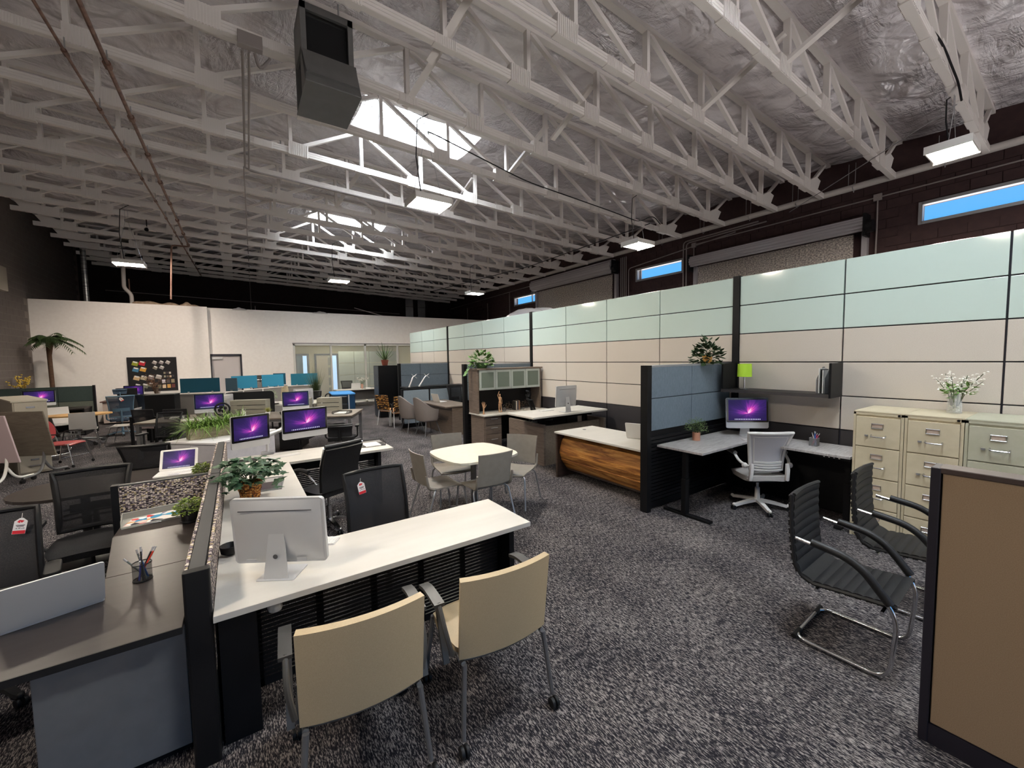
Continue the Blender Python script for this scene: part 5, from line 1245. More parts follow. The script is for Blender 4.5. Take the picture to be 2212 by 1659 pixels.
for i in range(4):
    x0=4.215+.405*i; x1=x0+.400; d_=B().box(x0,x1,7.415,7.438,1.245,1.675,M=M0).obj('door', SFR, t, bevel=.004); B().box(x0+.05,x1-.05,7.41,7.415,1.295,1.625,M=M0).obj('glass_inset', FROST, d_)
# things on the credenza
SK=varied('pale_maple', S(178,138,104), S(196,156,120), .5, (20,20,60), 3)
t=thing('artist_hand','pale wooden artist hand model standing on the credenza','figurine',(4.27,7.36,.743)); B().lathe([(.028,0),(.026,.01),(.016,.012)],n=12).obj('base',SK,t)
B().tube([(0,0,.01),(0,0,.11),(0,0,.17)],[.018,.015,.026],8).obj('palm',SK,t)
for i,(a,L_) in enumerate(((-.32,.085),(-.10,.10),(.10,.095),(.30,.08))): B().tube([(-.02+.013*i,0,.165),(-.02+.013*i+math.sin(a)*L_*.5,0,.165+L_*.55),(-.02+.013*i+math.sin(a)*L_,0,.165+L_)],[.007,.0065,.005],6).obj('finger',SK,t)
B().tube([(.022,0,.13),(.05,0,.165),(.066,0,.20)],[.008,.007,.005],6).obj('thumb',SK,t)
t=thing('artist_mannequin','small jointed wooden mannequin with a raised arm on the credenza','figurine',(4.72,7.42,.743))
b=B(); b.lathe([(.012,.18),(.032,.21),(.02,.25),(.034,.31),(.022,.335),(.01,.345)],n=10); b.obj('torso',SK,t); B().ball((0,0,.375),(.02,.02,.028)).obj('head',SK,t)
B().tube([(-.02,0,.19),(-.024,0,.10),(-.024,-.005,.01)],[.016,.012,.008],7).obj('leg',SK,t); B().tube([(.02,0,.19),(.026,0,.10),(.03,-.005,.01)],[.016,.012,.008],7).obj('leg',SK,t)
B().tube([(.034,0,.32),(.05,0,.25),(.045,-.01,.18)],[.010,.008,.006],6).obj('arm',SK,t); B().tube([(-.034,0,.32),(-.055,0,.37),(-.02,-.01,.46)],[.010,.008,.006],6).obj('arm',SK,t); B().box(-.035,.04,-.03,.02,0,.008).obj('foot_plate',SK,t)
def bicycle(label, loc, rz, sc_=1.0):
    BR_=mat('antique_bronze',S(104,88,72),.4,.6); t=thing('toy_bicycle',label,'ornament',loc,rz); r=.075*sc_
    for x in (-.10*sc_,.10*sc_):
        wh=B().tube([(x+r*math.cos(i*PI/10),0,r+r*math.sin(i*PI/10)) for i in range(20)],.004,5,closed=True)
        for i in range(6): wh.tube([(x,0,r),(x+r*math.cos(i*PI/3),0,r+r*math.sin(i*PI/3))],.0012,4)
        wh.obj('wheel',BR_,t)
    f_=B(); P_=lambda x,z:(x*sc_,0,z*sc_)
    for a,c in ((P_(-.10,.075),P_(-.03,.16)),(P_(-.03,.16),P_(.06,.165)),(P_(-.03,.17),P_(0,.06)),(P_(0,.06),P_(.065,.165)),(P_(0,.06),P_(-.10,.075)),(P_(.06,.19),P_(.10,.075))): f_.tube([a,c],.0035,5)
    f_.obj('frame',BR_,t); B().tube([(.06*sc_,-.03,.20*sc_),(.06*sc_,.03,.20*sc_)],.003,5).obj('handlebar',BR_,t); B().box(-.055*sc_,-.01*sc_,-.012,.012,.172*sc_,.18*sc_).obj('saddle',BR_,t); return t
bicycle('left bronze toy bicycle bookend on the credenza',(4.98,7.52,.743),15,.95); bicycle('right bronze toy bicycle bookend on the credenza',(5.48,7.60,.743),10,.95)
for i,(w_,c,hh,lab) in enumerate(((.03,S(40,38,36),.20,'dark book at the left of the row on the credenza'),(.022,S(206,200,180),.205,'cream book in the row on the credenza'),(.018,S(70,66,74),.20,'grey book in the row on the credenza'),(.02,S(52,52,64),.21,'navy book in the row on the credenza'),(.022,S(150,112,86),.21,'tan brown book in the row on the credenza'),(.016,S(96,70,50),.20,'thin brown book at the right of the row on the credenza'))):
    x=5.16+sum((.034,.026,.022,.024,.026,.02)[:i]); t=thing('book',lab,'book',(x,7.48,.743),0,'books on the credenza'); m=mat('book_%d'%i,c,.6)
    B().box(0,w_,0,.13,0,hh).obj('cover',m,t); B().box(.003,w_-.003,.003,.131,.003,hh-.003).obj('pages',WHITEP,t)
t=thing('wire_basket','tiny wire cube ornament beside the mannequin','ornament',(4.84,7.46,.743)); b=B()
for z in (.003,.075): b.tube([(-.03,-.03,z),(.03,-.03,z),(.03,.03,z),(-.03,.03,z)],.002,4,closed=True)
for x,y in ((-.03,-.03),(.03,-.03),(.03,.03),(-.03,.03)): b.tube([(x,y,0),(x,y,.078)],.002,4)
for k in range(3): b.tube([(-.03,-.03,.01+.02*k),(.03,-.03,.03+.02*k)],.0015,4)
b.obj('wire_frame', SILVER, t)
t=thing('potted_plant','leafy pothos in a green bowl on top of the wood hutch','plant',(4.37,7.58,1.711)); pot_obj(t,mat('green_bowl',S(50,82,44),.4),.10,.16,.12,.008,'bowl',24)
pts=dome_pts(150,.28,.26,.13,50,droop=.05,up=.5,s0=.7,s1=1.15); pts+=[((-.26-.03*i,-.02*i,.10-.03*i),(-1,-.2,-.5),1.0) for i in range(8)]
leaves_single(POTH,t,pts,'heart',.085,.06,6)
t=task_chair('black office chair with headrest standing behind the raised white desk',(5.25,6.60,0),65,head=True,mm=MESHB,h1=1.06,wt=.44,wb=.40)

# wooden L desk with laptop, tub chairs, woven chairs
t=thing('reception_desk','dark taupe wood L shaped desk in front of the pale blue partition','desk',(4.9,9.9,0)); M0=T(-4.9,-9.9,0)
B().prism([(4.20,9.10),(5.0,9.10),(5.0,10.92),(4.20,10.92)],.712,.742,M=M0).obj('worktop', TAUPE, t, bevel=.002); B().prism([(5.003,9.10),(5.90,9.10),(5.90,9.75),(5.003,9.75)],.712,.742,M=M0).obj('worktop', TAUPE, t, bevel=.002)
B().box(4.38,4.42,9.14,10.9,0,.71,M=M0).obj('modesty_panel', TAUPE, t); B().box(4.38,5.0,9.12,9.16,0,.71,M=M0).obj('side_panel', TAUPE, t); B().box(4.38,5.0,10.88,10.90,0,.71,M=M0).obj('side_panel', TAUPE, t); B().box(5.0,5.9,9.12,9.16,0.02,.71,M=M0).obj('side_panel', TAUPE, t)
laptop('white laptop open on the taupe reception desk',(4.62,10.35,.742),100,.33,.23,108,white=True)
TUB=varied('grey_upholstery', S(118,110,106), S(128,120,116), .9, (60,60,60), 3, bmp=.1)
def tub_chair(label, loc, rz):
    t=thing('tub_chair',label,'chair',loc,rz); b=B(); seat_cushion(b,.46,.46,.46,.09,.02); b.obj('seat',TUB,t)
    def f(u,v):
        a=PI*(u-.5)*1.25; hh=.30+ (.06+.30*(math.cos(a*.78))**2.2)*v*1.05; return (math.sin(a)*(.27+.03*v), .0+math.cos(a)*(.24+.07*v), .40+(hh-.1)*v)
    B().sheet(f,20,8,.05).obj('shell',TUB,t)
    for sx,sy in ((-1,-1),(1,-1),(-1,1),(1,1)): B().tube([(sx*.15,sy*.14,.38),(sx*.24,sy*.23,0)],[.013,.009],8).obj('leg',STEEL,t)
    return t
tub_chair('grey upholstered tub chair nearer the aisle at the reception desk',(3.98,9.72,0),98); tub_chair('grey upholstered tub chair behind the nearer one at the reception desk',(3.82,10.42,0),92)
WOV=woven_mat('amber_check_fabric',[S(160,112,56),S(78,52,30),S(196,150,84),S(60,42,30),S(120,82,42)],14,34)
def woven_chair(label, loc, rz):
    t=thing('guest_chair',label,'chair',loc,rz); b=B(); seat_cushion(b,.46,.44,.47,.06); b.obj('seat',mat('tan_seat',S(206,150,104),.8),t)
    f=backf(.47,.44,.46,.90,.21,.09,-.03,0,0); B().sheet(f,8,8,.03).obj('backrest',WOV,t)
    for sx in (-1,1):
        B().tube([(sx*.22,.22,.44),(sx*.235,.29,0)],.012,7).obj('leg',ALU,t); B().tube([(sx*.22,-.19,.42),(sx*.235,-.22,0)],.012,7).obj('leg',ALU,t)
        B().tube(fillet([(sx*.25,.22,.45),(sx*.26,.16,.66),(sx*.26,-.10,.66)],.05,4),.014,7).obj('armrest',BLACK,t)
    B().tube([(-.22,.22,.44),(.22,.22,.44),(.22,-.19,.42),(-.22,-.19,.42)],.012,7,closed=True).obj('seat_frame',ALU,t); return t
woven_chair('amber woven patterned guest chair against the pale blue partition',(3.84,11.42,0),172) ; woven_chair('amber woven patterned guest chair farther back beside the black file cabinet',(3.74,12.05,0),120)
# workstation with monitor arms behind low pale partition
t=thing('workstation_desk','black worktop behind the pale blue partition','desk',(4.9,11.9,0)); B().box(-.95,1.0,-.78,-.2,1.105,1.13).obj('worktop',BLACKM,t) ; B().box(-.60,-.56,-.7,-.25,0,1.105).box(.9,.94,-.7,-.25,0,1.105).obj('side_panel',BLACKM,t)
for i,x in enumerate((4.12,4.42)):
    a=thing('monitor_arm',['left white monitor arm without a screen behind the pale blue partition','right white monitor arm without a screen behind the pale blue partition'][i],'monitor arm',(x-.03,11.30,1.131)); B().lathe([(.03,0),(.03,.02)],n=12).obj('clamp_base',ALU,a)
    B().tube([(0,0,.01),(.10+.06*i,.0,.24),(.13+.08*i,.0,.31)],[.022,.020,.014],8).obj('arm',ALU,a); B().tube([(.07+.08*i,-.02,.37),(.23+.08*i,-.02,.25)],.008,5).tube([(.07+.08*i,-.02,.25),(.23+.08*i,-.02,.37)],.008,5).obj('mount_plate',ALU,a)
task_chair('black chair whose back top shows behind the pale blue partition',(5.3,10.6,0),0,h1=1.14)
# black lateral file with aloe
t=thing('filing_cabinet','tall black filing cabinet with a potted aloe on top','cabinet',(4.22,13.75,0)); B().box(-.36,.36,-.24,.30,.03,1.74).obj('body',BLACKM,t,bevel=.004); B().box(-.34,.34,-.22,.28,0,.03).obj('plinth',BLACK,t)
BLSL=mat('blue_slate_steel',S(58,66,76),.4,.3)
for k in range(5): B().box(-.378,-.362,-.23,.29,.04+.34*k,.04+.34*k+.33).obj('drawer',BLSL,t,bevel=.003)
t=thing('potted_aloe','spiky aloe in a terracotta pot on top of the black filing cabinet','plant',(4.15,13.75,1.742)); pot_obj(t,mat('terracotta',S(128,66,50),.6),.085,.125,.19)
ALOE=green('aloe_green',S(40,60,36),S(84,106,62)); rnd=random.Random(4)
for i in range(13):
    a=i*2.4; e=.55+.9*(i/13); b=B(); blades(b,(.02*math.cos(a),.02*math.sin(a),.17),(math.cos(a)*math.cos(e),math.sin(a)*math.cos(e),math.sin(e)),.34+.22*(i/13),.055,-.18+.25*rnd.random(),7); o=b.obj('leaf',ALOE,t); s_=o.modifiers.new('thick','SOLIDIFY'); s_.thickness=.012
# ================================================================== MIDDLE AND FAR LEFT
DW=wood_mat('grey_brown_wood',[(.3,S(92,82,72)),(.5,S(112,101,90)),(.7,S(130,118,106))],(3,16,16),1.5,.5)
LG=varied('light_grey_woodgrain', S(134,130,118), S(150,146,132), .55, (2,2,30), 2)
# bench desk run from (-1.6,11) to (2.1,9.2)
bt=thing('bench_desk','long dark wood bench desk with grey frame legs in the middle of the room','desk',(0.3,10.4,0),-25)
B().box(-2.08,2.08,-.45,.75,.715,.742).obj('worktop',DW,bt,bevel=.002)
for x in (-2.02,2.02):
    B().box(x-.03,x+.03,-.43,-.36,0,.712).obj('leg',STEEL,bt); B().box(x-.03,x+.03,.66,.73,0,.712).obj('leg',STEEL,bt); B().box(x-.03,x+.03,-.36,.66,.66,.712).obj('frame_rail',STEEL,bt)
B().box(-2.0,2.0,-.42,-.37,.66,.712).obj('frame_rail',STEEL,bt)
for x in (-.7,.75): B().box(x-.2,x+.2,-.30,.30,.04,.62).obj('under_cabinet',BLACKM,bt)
def on(o,x,y): 
    a=math.radians(-25); return (0.3+x*math.cos(a)-y*math.sin(a),10.4+x*math.sin(a)+y*math.cos(a),o)
def hutchbox(label,x0,x1,y,hh=.30):
    c=on(.743,(x0+x1)/2,y); t=thing('desktop_hutch',label,'organiser',c,-25); W=(x1-x0)/2
    for k in range(3): B().box(-W,W,.0,.018,.01+hh/3*k,hh/3*(k+1)-.004).obj('slat',LG,t,bevel=.003)
    B().box(-W,-W+.018,.018,.25,0,hh).obj('side',LG,t); B().box(W-.018,W,.018,.25,0,hh).obj('side',LG,t); B().box(-W,W,.0,.25,hh,hh+.018).obj('top',LG,t); return t
hutchbox('light grey slatted desktop hutch at the left of the bench desk',-1.42,-.90,.42); hutchbox('light grey slatted desktop hutch in the middle of the bench desk',-.72,.02,.42)
hutchbox('light grey slatted desktop hutch with a black cup in front',.38,.95,.42); hutchbox('light grey slatted desktop hutch at the right of the bench desk',1.12,1.62,.42)
desktop_computer('computer with violet screen behind the grass planter',on(.743,-.98,.12),-2,.53,lift=.10)
desktop_computer('computer with violet screen behind the wide arm monitor',on(.743,.78,.10),-3,.53,lift=.10)
laptopless=None
t=thing('desk_fan','round dark object like a fan behind the planter grass','fan',on(.743,-.72,.10)); B().tube([(.13*math.cos(i*PI/12),0,.17+.13*math.sin(i*PI/12)) for i in range(24)],.02,8,closed=True).obj('guard_ring',BLACK,t); b=B()
for i in range(4): b.ball((.05*math.cos(i*PI/2+.4),0,.17+.05*math.sin(i*PI/2+.4)),(.04,.01,.04),8,5)
b.obj('blades',BLACK,t); B().lathe([(.07,0),(.06,.02),(.015,.03),(.015,.06)],n=14).obj('base',BLACK,t)
pen_cup('pale cup of white pens on the bench desk',on(.743,-.36,.22),[('white marker leaning left on the bench desk',PWH,170,.4,.15),('white marker upright on the bench desk',PWH,90,.1,.16),('white marker leaning right on the bench desk',PWH,-20,.5,.15)],r=.045,h_=.08,mm=WHITEP,rim=WHITEP)
t=thing('potted_grass','small yellow green grass tuft between the two screens','plant',on(.743,.17,.15)); pot_obj(t,WHITEP,.045,.05,.07); b=B(); rnd=random.Random(3)
for i in range(140): a=rnd.uniform(0,2*PI); e=rnd.uniform(.5,1.4); blades(b,(0,0,.06),(math.cos(a)*math.cos(e),math.sin(a)*math.cos(e),math.sin(e)),rnd.uniform(.12,.2),.006,.3,4)
o=b.obj('grass_blades',varied('yellow_grass',S(120,124,40),S(176,172,86),.6,(20,20,20),3),t); o['kind']='stuff'
t=thing('desk_cup','black cup in front of the third desktop hutch','cup',on(.743,.50,.30)); B().lathe([(.04,0),(.05,.09),(.046,.09),(.036,.005)],n=16).obj('cup',BLACK,t)
for (x,y,rz,lab,m) in ((1.78,-.02,-40,'black tray with white papers at the right end of the bench desk',BLACKM),(-1.62,.12,-30,'black letter tray at the left end of the bench desk',BLACKM)):
    tray(lab,on(.743,x,y),rz,.34,.26,.05,m)
tag(B().box(-.12,.12,-.15,.15,0,.015).obj('paper_stack',WHITEP,loc=on(.748,1.78,-.02)),'white papers in the black tray at the bench desk right end','paper'); COL.objects[-1].rotation_euler=(0,0,-.6)
tag(B().box(-.12,.12,-.15,.15,0,.025).obj('paper_stack',WHITEP,loc=on(.748,-1.62,.12)),'white papers in the black tray at the bench desk left end','paper')
keyboard('white keyboard on the bench desk before the left screen',on(.743,-1.10,-.22),-10,.4,.11,WHITEP)
task_chair('black chair tucked under the bench desk behind the arm monitors',(.98,9.0,0),150,mm=MESHG,h1=.95)
task_chair('dark leather chair under the bench desk behind the executive chair',(1.62,8.3,0),160,mm=LEATHER,solid=True,h1=.72,h0=.50,basem=CHROME)
# black rounded privacy screen and second row
t=thing('privacy_screen','large black privacy screen with rounded corners behind the bench desk','screen',(.24,12.6,0),-8)
B().prism(rrect(1.10,.62,.09,6,0,.84),-.02,.02,M=Matrix.Rotation(PI/2,4,'X')).obj('screen_panel',mat('black_felt',(.008,.008,.009),.95),t); B().box(-.5,-.46,-.04,.04,0,.6).box(.46,.5,-.04,.04,0,.6).obj('leg',BLACKM,t)
t=thing('second_row_desk','pale desk row behind the bench desk holding paper bag and plant','desk',(1.0,13.6,0),-12); B().box(-1.1,1.0,-.9,.3,.715,.742).obj('worktop',LAMW,t); 
for x in (-1.05,.95): B().box(x-.02,x+.02,-.85,.25,0,.712).obj('side_panel',LG,t)
desktop_computer('white computer seen from behind, left one beyond the bench desk',(-.36,12.1,.743),172,.50,lift=.0,on=False,stand=False,h_=.42)
desktop_computer('white computer seen from behind, right one beyond the bench desk',(1.50,12.65,.743),172,.50,lift=.0,on=False,stand=False,h_=.42)
t=thing('paper_bag','kraft paper bag standing on the pale desk','bag',(1.15,13.85,.743),10); PAPR=varied('kraft_paper',S(176,160,132),S(196,180,150),.8,(9,9,9),3)
b=B(); b.sheet(lambda u,v:((.11-.02*v**3)*math.cos(2*PI*u),(.07-.045*v**2)*math.sin(2*PI*u),.42*v+.03*v*math.sin(9*u)),24,8,.003); b.obj('bag_body',PAPR,t)
t=thing('potted_plant','small plant in a white pot beside the paper bag','plant',(.80,13.9,.743)); pot_obj(t,WHITEP,.06,.075,.12); foliage_joined('foliage',green('sage_green',S(92,112,84),S(150,166,132)),t,dome_pts(160,.15,.22,.13,61,up=.8),'oval',.05,.02,7)
for i in range(5): magazine('%s of the loose brochures piled on the pale desk'%['lowest','second','third','fourth','topmost'][i],(.78+.05*(i%2),13.15-.06*i,.743+.014*i),20*i-30,magcover('cover_c',3,S(230,226,218)),.22,.28,.012)
laptop('small white laptop with pink screen beyond the paper bag',(1.62,14.25,.743),5,.30,.22,110,on=True,white=True)
task_chair('grey mesh chair beyond the small pink screen laptop',(1.95,13.95,0),170,mm=MESHG,h1=1.0,wt=.44)
# grey panel cluster with teal screens
GP=varied('grey_speckle_fabric', S(116,112,108), S(130,126,122), .9, (70,70,70), 3, spec=.1); TRIMW=mat('pale_trim',S(206,202,196),.45)
def seg(label, p0, p1, h_=1.09):
    d=Vector((p1[0]-p0[0],p1[1]-p0[1],0)); L_=d.length; t=thing('cubicle_panel',label,'partition',(p0[0],p0[1],0),math.degrees(math.atan2(d.y,d.x)))
    B().box(0,L_,-.025,.025,.05,h_-.02).obj('fabric_panel',GP,t); B().box(-.02,L_,-.035,.035,h_-.02,h_).obj('top_trim',TRIMW,t); B().box(-.02,.02,-.035,.035,0,h_).obj('post',TRIMW,t); return t
seg('grey cubicle panel at the left below the dark teal screen',(-1.42,14.35),(-.34,13.95)); seg('grey cubicle panel second from left beneath the teal screens',(-.34,13.95),(.10,14.6)); seg('grey cubicle panel third from left beneath the teal screens',(.10,14.6),(.62,15.1)); seg('grey cubicle panel behind the paper bag',(.62,15.1),(1.38,15.85)); seg('short grey cubicle panel under the dark teal screen end',(1.0,16.4),(1.45,16.4),1.10); seg('grey cubicle panel at the right below the rightmost teal screen',(1.38,15.85),(2.45,15.85))
TEALD=mat('dark_teal_felt',S(30,74,92),.85,spec=.15); TEALB=mat('teal_felt',S(52,128,158),.85,spec=.15); TEALM=mat('mid_teal_felt',S(38,98,118),.85,spec=.15)
def teal(label,c,w_,rz,m,h0=1.10,hh=.40):
    t=thing('desk_screen',label,'screen',(c[0],c[1],h0),rz); B().box(-w_/2,w_/2,-.012,.012,.0,hh).obj('screen_panel',m,t,bevel=.003)
    for x in (-w_/2+.18,w_/2-.18): B().box(x-.02,x+.02,-.025,.025,-.03,.03).obj('clamp',SILVER,t)
    return t
teal('dark teal desk screen at the far left of the row',(-.88,14.3),.90,-8,TEALD); teal('narrow slate teal screen angled in front of the second bright one',(-.16,14.35),.34,-35,mat('slate_teal_felt',S(50,74,88),.85),1.09,.38)
teal('bright teal desk screen, left of the pair in the centre',(.17,15.3),.70,14,TEALB); teal('bright teal desk screen, right of the pair in the centre',(.97,15.72),.66,14,TEALB); teal('dark teal screen end peeking behind the bright pair',(1.22,16.4),.38,0,TEALD,1.12,.40); teal('rightmost mid teal desk screen beneath the glazed office',(1.94,15.86),.84,0,TEALM)
task_chair('black chair between the two bright teal screens',(.62,16.3,0),180,h1=1.30,head=True)
# right far
t=thing('potted_grass','tall wispy dark grass beside the rightmost teal screen','plant',(2.15,14.9,.60)); pot_obj(t,BLACK,.10,.13,.14); b=B(); rnd=random.Random(13)
for i in range(260): a=rnd.uniform(0,2*PI); e=rnd.uniform(1.05,1.5); blades(b,(rnd.uniform(-.05,.05),rnd.uniform(-.05,.05),.12),(math.cos(a)*math.cos(e),math.sin(a)*math.cos(e),math.sin(e)),rnd.uniform(.5,1.15),.008,rnd.uniform(0,.12),5)
o=b.obj('grass_blades',green('dark_grass',S(36,48,26),S(70,84,46)),t); o['kind']='stuff'
t=thing('side_table','dark side table holding the tall wispy grass','table',(2.25,14.9,0)); B().box(-.35,.45,-.25,.25,.56,.598).obj('tabletop',BLACKM,t); B().box(-.33,-.29,-.23,.23,0,.56).box(.38,.42,-.23,.23,0,.56).obj('side_panel',BLACKM,t)
t=thing('lounge_chair','black channelled lounge chair with silver legs near the blue sofa','chair',(2.35,12.7,0),0)
for k in range(3): B().box(-.38,.32,-.10,.02,.22+.22*k,.22+.22*k+.21).obj('back_cushion',LEATHER,t,bevel=.02)
B().box(-.38,.32,.02,.60,.22,.42).obj('seat',LEATHER,t,bevel=.03); B().box(.33,.36,-.12,-.09,0,.92).box(-.41,-.38,-.12,-.09,0,.92).obj('leg',ALU,t); B().box(.33,.36,.55,.58,0,.22).box(-.41,-.38,.55,.58,0,.22).obj('leg',ALU,t)
BLU=mat('royal_blue_fabric',S(20,66,104),.85); BLU2=mat('bright_blue_fabric',S(62,130,190),.85)
t=thing('lounge_sofa','blue lounge sofa with a lighter blue top edge','sofa',(3.1,15.6,0),-6); B().prism(rrect(.75,1.5,.12,5),.10,.72).obj('body',BLU,t,bevel=.03); B().prism(rrect(.78,1.52,.13,5),.72,.78).obj('top_edge',BLU2,t,bevel=.02)
for x,y in ((-.28,-.65),(.28,-.65),(-.28,.65),(.28,.65)): B().box(x-.02,x+.02,y-.02,y+.02,0,.10).obj('leg',BLACKM,t)
t=thing('desk_phone','black conference phone and headphones shape on the dark side table','phone',(2.50,14.75,.599)); B().prism(rrect(.24,.2,.03,4),0,.04).obj('body',BLACK,t); B().tube([(.09*math.cos(math.radians(a)),0,.12+.1*math.sin(math.radians(a))) for a in range(0,181,20)],.02,7).obj('headband',BLACK,t)
t=thing('white_desk','white desk with grey modesty panel before the glazed office','desk',(4.1,17.6,0)); B().box(-.86,.92,-.35,.35,.715,.742).obj('worktop',LAMW,t); B().box(-.7,.75,.0,.03,.28,.70).obj('modesty_panel',GP,t)
for x in (-.82,.82): B().box(x-.03,x+.03,-.33,-.27,0,.712).obj('leg',STEEL,t); B().box(x-.03,x+.03,.27,.33,0,.712).obj('leg',STEEL,t); B().box(x-.03,x+.03,-.27,.27,.66,.712).obj('frame_rail',STEEL,t)
laptop('white laptop on the white desk before the glazed office',(4.02,17.55,.743),180,.36,.25,105,white=True); task_chair('grey mesh chair behind the white desk before the glazed office',(3.9,18.25,0),0,mm=MESHG,arms=False,h1=1.04)
t=thing('flower_vase','white daisies in a small pale vase on the far white desk','vase',(4.32,17.6,.743)); B().lathe([(.035,0),(.05,.12),(.04,.20),(.035,.2),(.03,.01)],n=14).obj('vase',mat('blush_vase',S(196,150,130),.5),t)
tips=stems(t,12,.24,.34,.12,71,thick=.004); fb=B(); rnd=random.Random(2)
for p in tips:
    for i in range(5): fb.ball((p[2][0]+rnd.uniform(-.03,.03),p[2][1]+rnd.uniform(-.03,.03),p[2][2]+rnd.uniform(-.05,.03)),(.026,.026,.010),6,4)
o=fb.obj('blossoms',PETAL,t); o['kind']='stuff'
magazine('red and white leaflet on the far white desk',(4.80,17.5,.743),20,magcover('cover_d',2,S(200,90,90)),.3,.22,.01); tag(B().box(-.1,.1,-.1,.1,0,.04).obj('paper_stack',WHITEP,loc=(4.52,17.5,.743)),'small white paper stack on the far white desk','paper')
# black cabinets/chairs near x -1..-2, y 12..13
t=thing('storage_cabinet','tall black cabinet left of the cubicle panels','cabinet',(-1.62,13.6,0),-10); B().prism([(-.30,-.22),(.30,-.22),(.30,.22),(-.30,.22)],0,1.13).obj('body',BLACKM,t,bevel=.01); B().box(-.31,.31,-.24,.24,1.13,1.15).obj('top',GREYPL,t,bevel=.005)
def office_arm_chair(label,loc,rz,seatm):
    t=thing('guest_chair',label,'chair',loc,rz); b=B(); seat_cushion(b,.48,.46,.48,.06); b.obj('seat',seatm,t); f=backf(.46,.46,.52,.86,.24,.06,.0,0,0); B().sheet(f,6,6,.02).obj('backrest',MESHG,t); B().tube(loop(f),.014,7,closed=True).obj('back_frame',BLACK,t)
    for s in (-1,1): B().bar([(s*.26,-.25,0),(s*.26,-.25,.68)],.04,.05).obj('leg',BLACK,t); B().bar([(s*.26,.28,0),(s*.26,.28,.68)],.04,.05).obj('leg',BLACK,t); B().box(s*.26-.025,s*.26+.025,-.27,.30,.67,.70).obj('armrest',BLACK,t)
    return t
SEATP=mat('mauve_seat',S(150,136,138),.85)
office_arm_chair('black framed mesh guest chair with mauve seat, left of the pair',(-1.72,12.75,0),150,SEATP); office_arm_chair('black framed mesh guest chair with mauve seat, right of the pair',(-1.14,12.35,0),160,SEATP)
# brown topped counter by the white wall, with dried branches and small computer
t=thing('wall_counter','long white counter with brown top along the white wall','counter',(-2.9,18.2,0)); B().box(-.75,1.6,-.35,.70,.72,.75).obj('worktop',varied('brown_laminate',S(84,56,48),S(96,66,56),.4,(2,2,2),3),t); B().box(-.7,1.55,-.30,.65,.05,.72).obj('front_panel',mat('blush_panel',S(176,160,150),.7),t)
desktop_computer('small white framed screen on the brown topped counter',(-2.86,17.98,.751),-10,.52,lift=.06)
t=thing('window_ledge','white ledge below the sample board','ledge',(-1.9,18.7,0)); B().box(-1.0,.9,-.05,.28,.75,.95).obj('ledge',WHITEP,t) 
t=thing('branch_vase','dried brown branches in a tall glass vase in front of the sample board','vase',(-2.28,17.95,.751)); B().lathe([(.05,0),(.045,.12),(.055,.34),(.05,.34),(.04,.01)],n=14).obj('vase',mat('smoky_vase',S(110,96,84),.2,alpha=.6),t)
DRY=mat('dried_brown',S(86,58,42),.8); tips=stems(t,14,.42,.80,.05,81,DRY,.006); foliage_joined('dried_leaves',varied('dried_leaf',S(96,62,44),S(140,106,76),.8,(9,9,9),3),t,[(tuple(Vector(p[1]).lerp(Vector(p[2]),random.Random(i*7+j).random())),(random.Random(i+j*3).uniform(-1,1),random.Random(i*5+j).uniform(-1,1),.1),1.0) for i,p in enumerate(tips) for j in range(9)],'oval',.09,.03,5)
# sample board
t=thing('sample_board','black pinboard of fabric and finish samples on the white wall','board',(-2.47,18.97,.86)); B().box(-.66,.66,-.02,.02,0,1.30).obj('board',mat('black_board',(.012,.011,.013),.9),t); 
rnd=random.Random(6)
def sq(x,z,w_,h_,rot,c,labtop=True):
    m=mat('sample_%02x%02x%02x'%tuple(int(v) for v in c),S(*c),.8); M=T(x,-.022-.0015*rnd.random(),z)@Matrix.Rotation(math.radians(rot),4,'Y')@Matrix.Rotation(PI/2,4,'X')
    o=B().prism([(-w_/2,-h_/2),(w_/2,-h_/2),(w_/2,h_/2),(-w_/2,h_/2)],0,.004,M=M).obj('swatch',m,t)
    if labtop: B().prism([(-w_*.4,h_/2-.04),(w_*.3,h_/2-.04),(w_*.3,h_/2+.005),(-w_*.4,h_/2+.005)],.004,.006,M=M).obj('swatch_tab',WHITEP,o)
X_=lambda u:-.63+1.26*(u-230)/1640; Z_=lambda v:1.28-1.20*(v-200)/1190
for u,v,c in ((460,400,(142,146,40)),(700,395,(184,34,52)),(470,610,(70,124,160)),(720,605,(214,160,68)),(480,900,(206,176,136)),(720,900,(190,176,150)),(970,890,(134,120,118)),(1240,880,(176,170,166)),(500,1180,(92,84,90)),(750,1180,(110,112,98)),(960,1160,(100,104,96))): sq(X_(u),Z_(v),.16,.14,18,c)
for u,v,c in ((1130,370,(160,150,146)),(1365,370,(150,140,142)),(1595,370,(182,172,168)),(1140,555,(134,128,114)),(1370,550,(160,154,152))): sq(X_(u),Z_(v),.12,.11,30,c)
for u,v,c in ((1455,740,(150,140,120)),(1650,740,(220,214,200)),(1460,865,(160,154,136)),(1560,865,(104,98,92)),(1660,865,(212,186,152)),(1550,735,(70,60,66)),(1755,850,(62,60,66))): sq(X_(u),Z_(v),.055,.07,0,c,False)
for u,v,c in ((1405,1040,(206,198,206)),(1570,1035,(84,74,76)),(1735,1030,(150,136,108)),(1250,1220,(112,112,96)),(1415,1215,(214,188,160)),(1585,1210,(204,154,84)),(1745,1205,(98,48,44))): sq(X_(u),Z_(v),.095,.13,0,c,False)
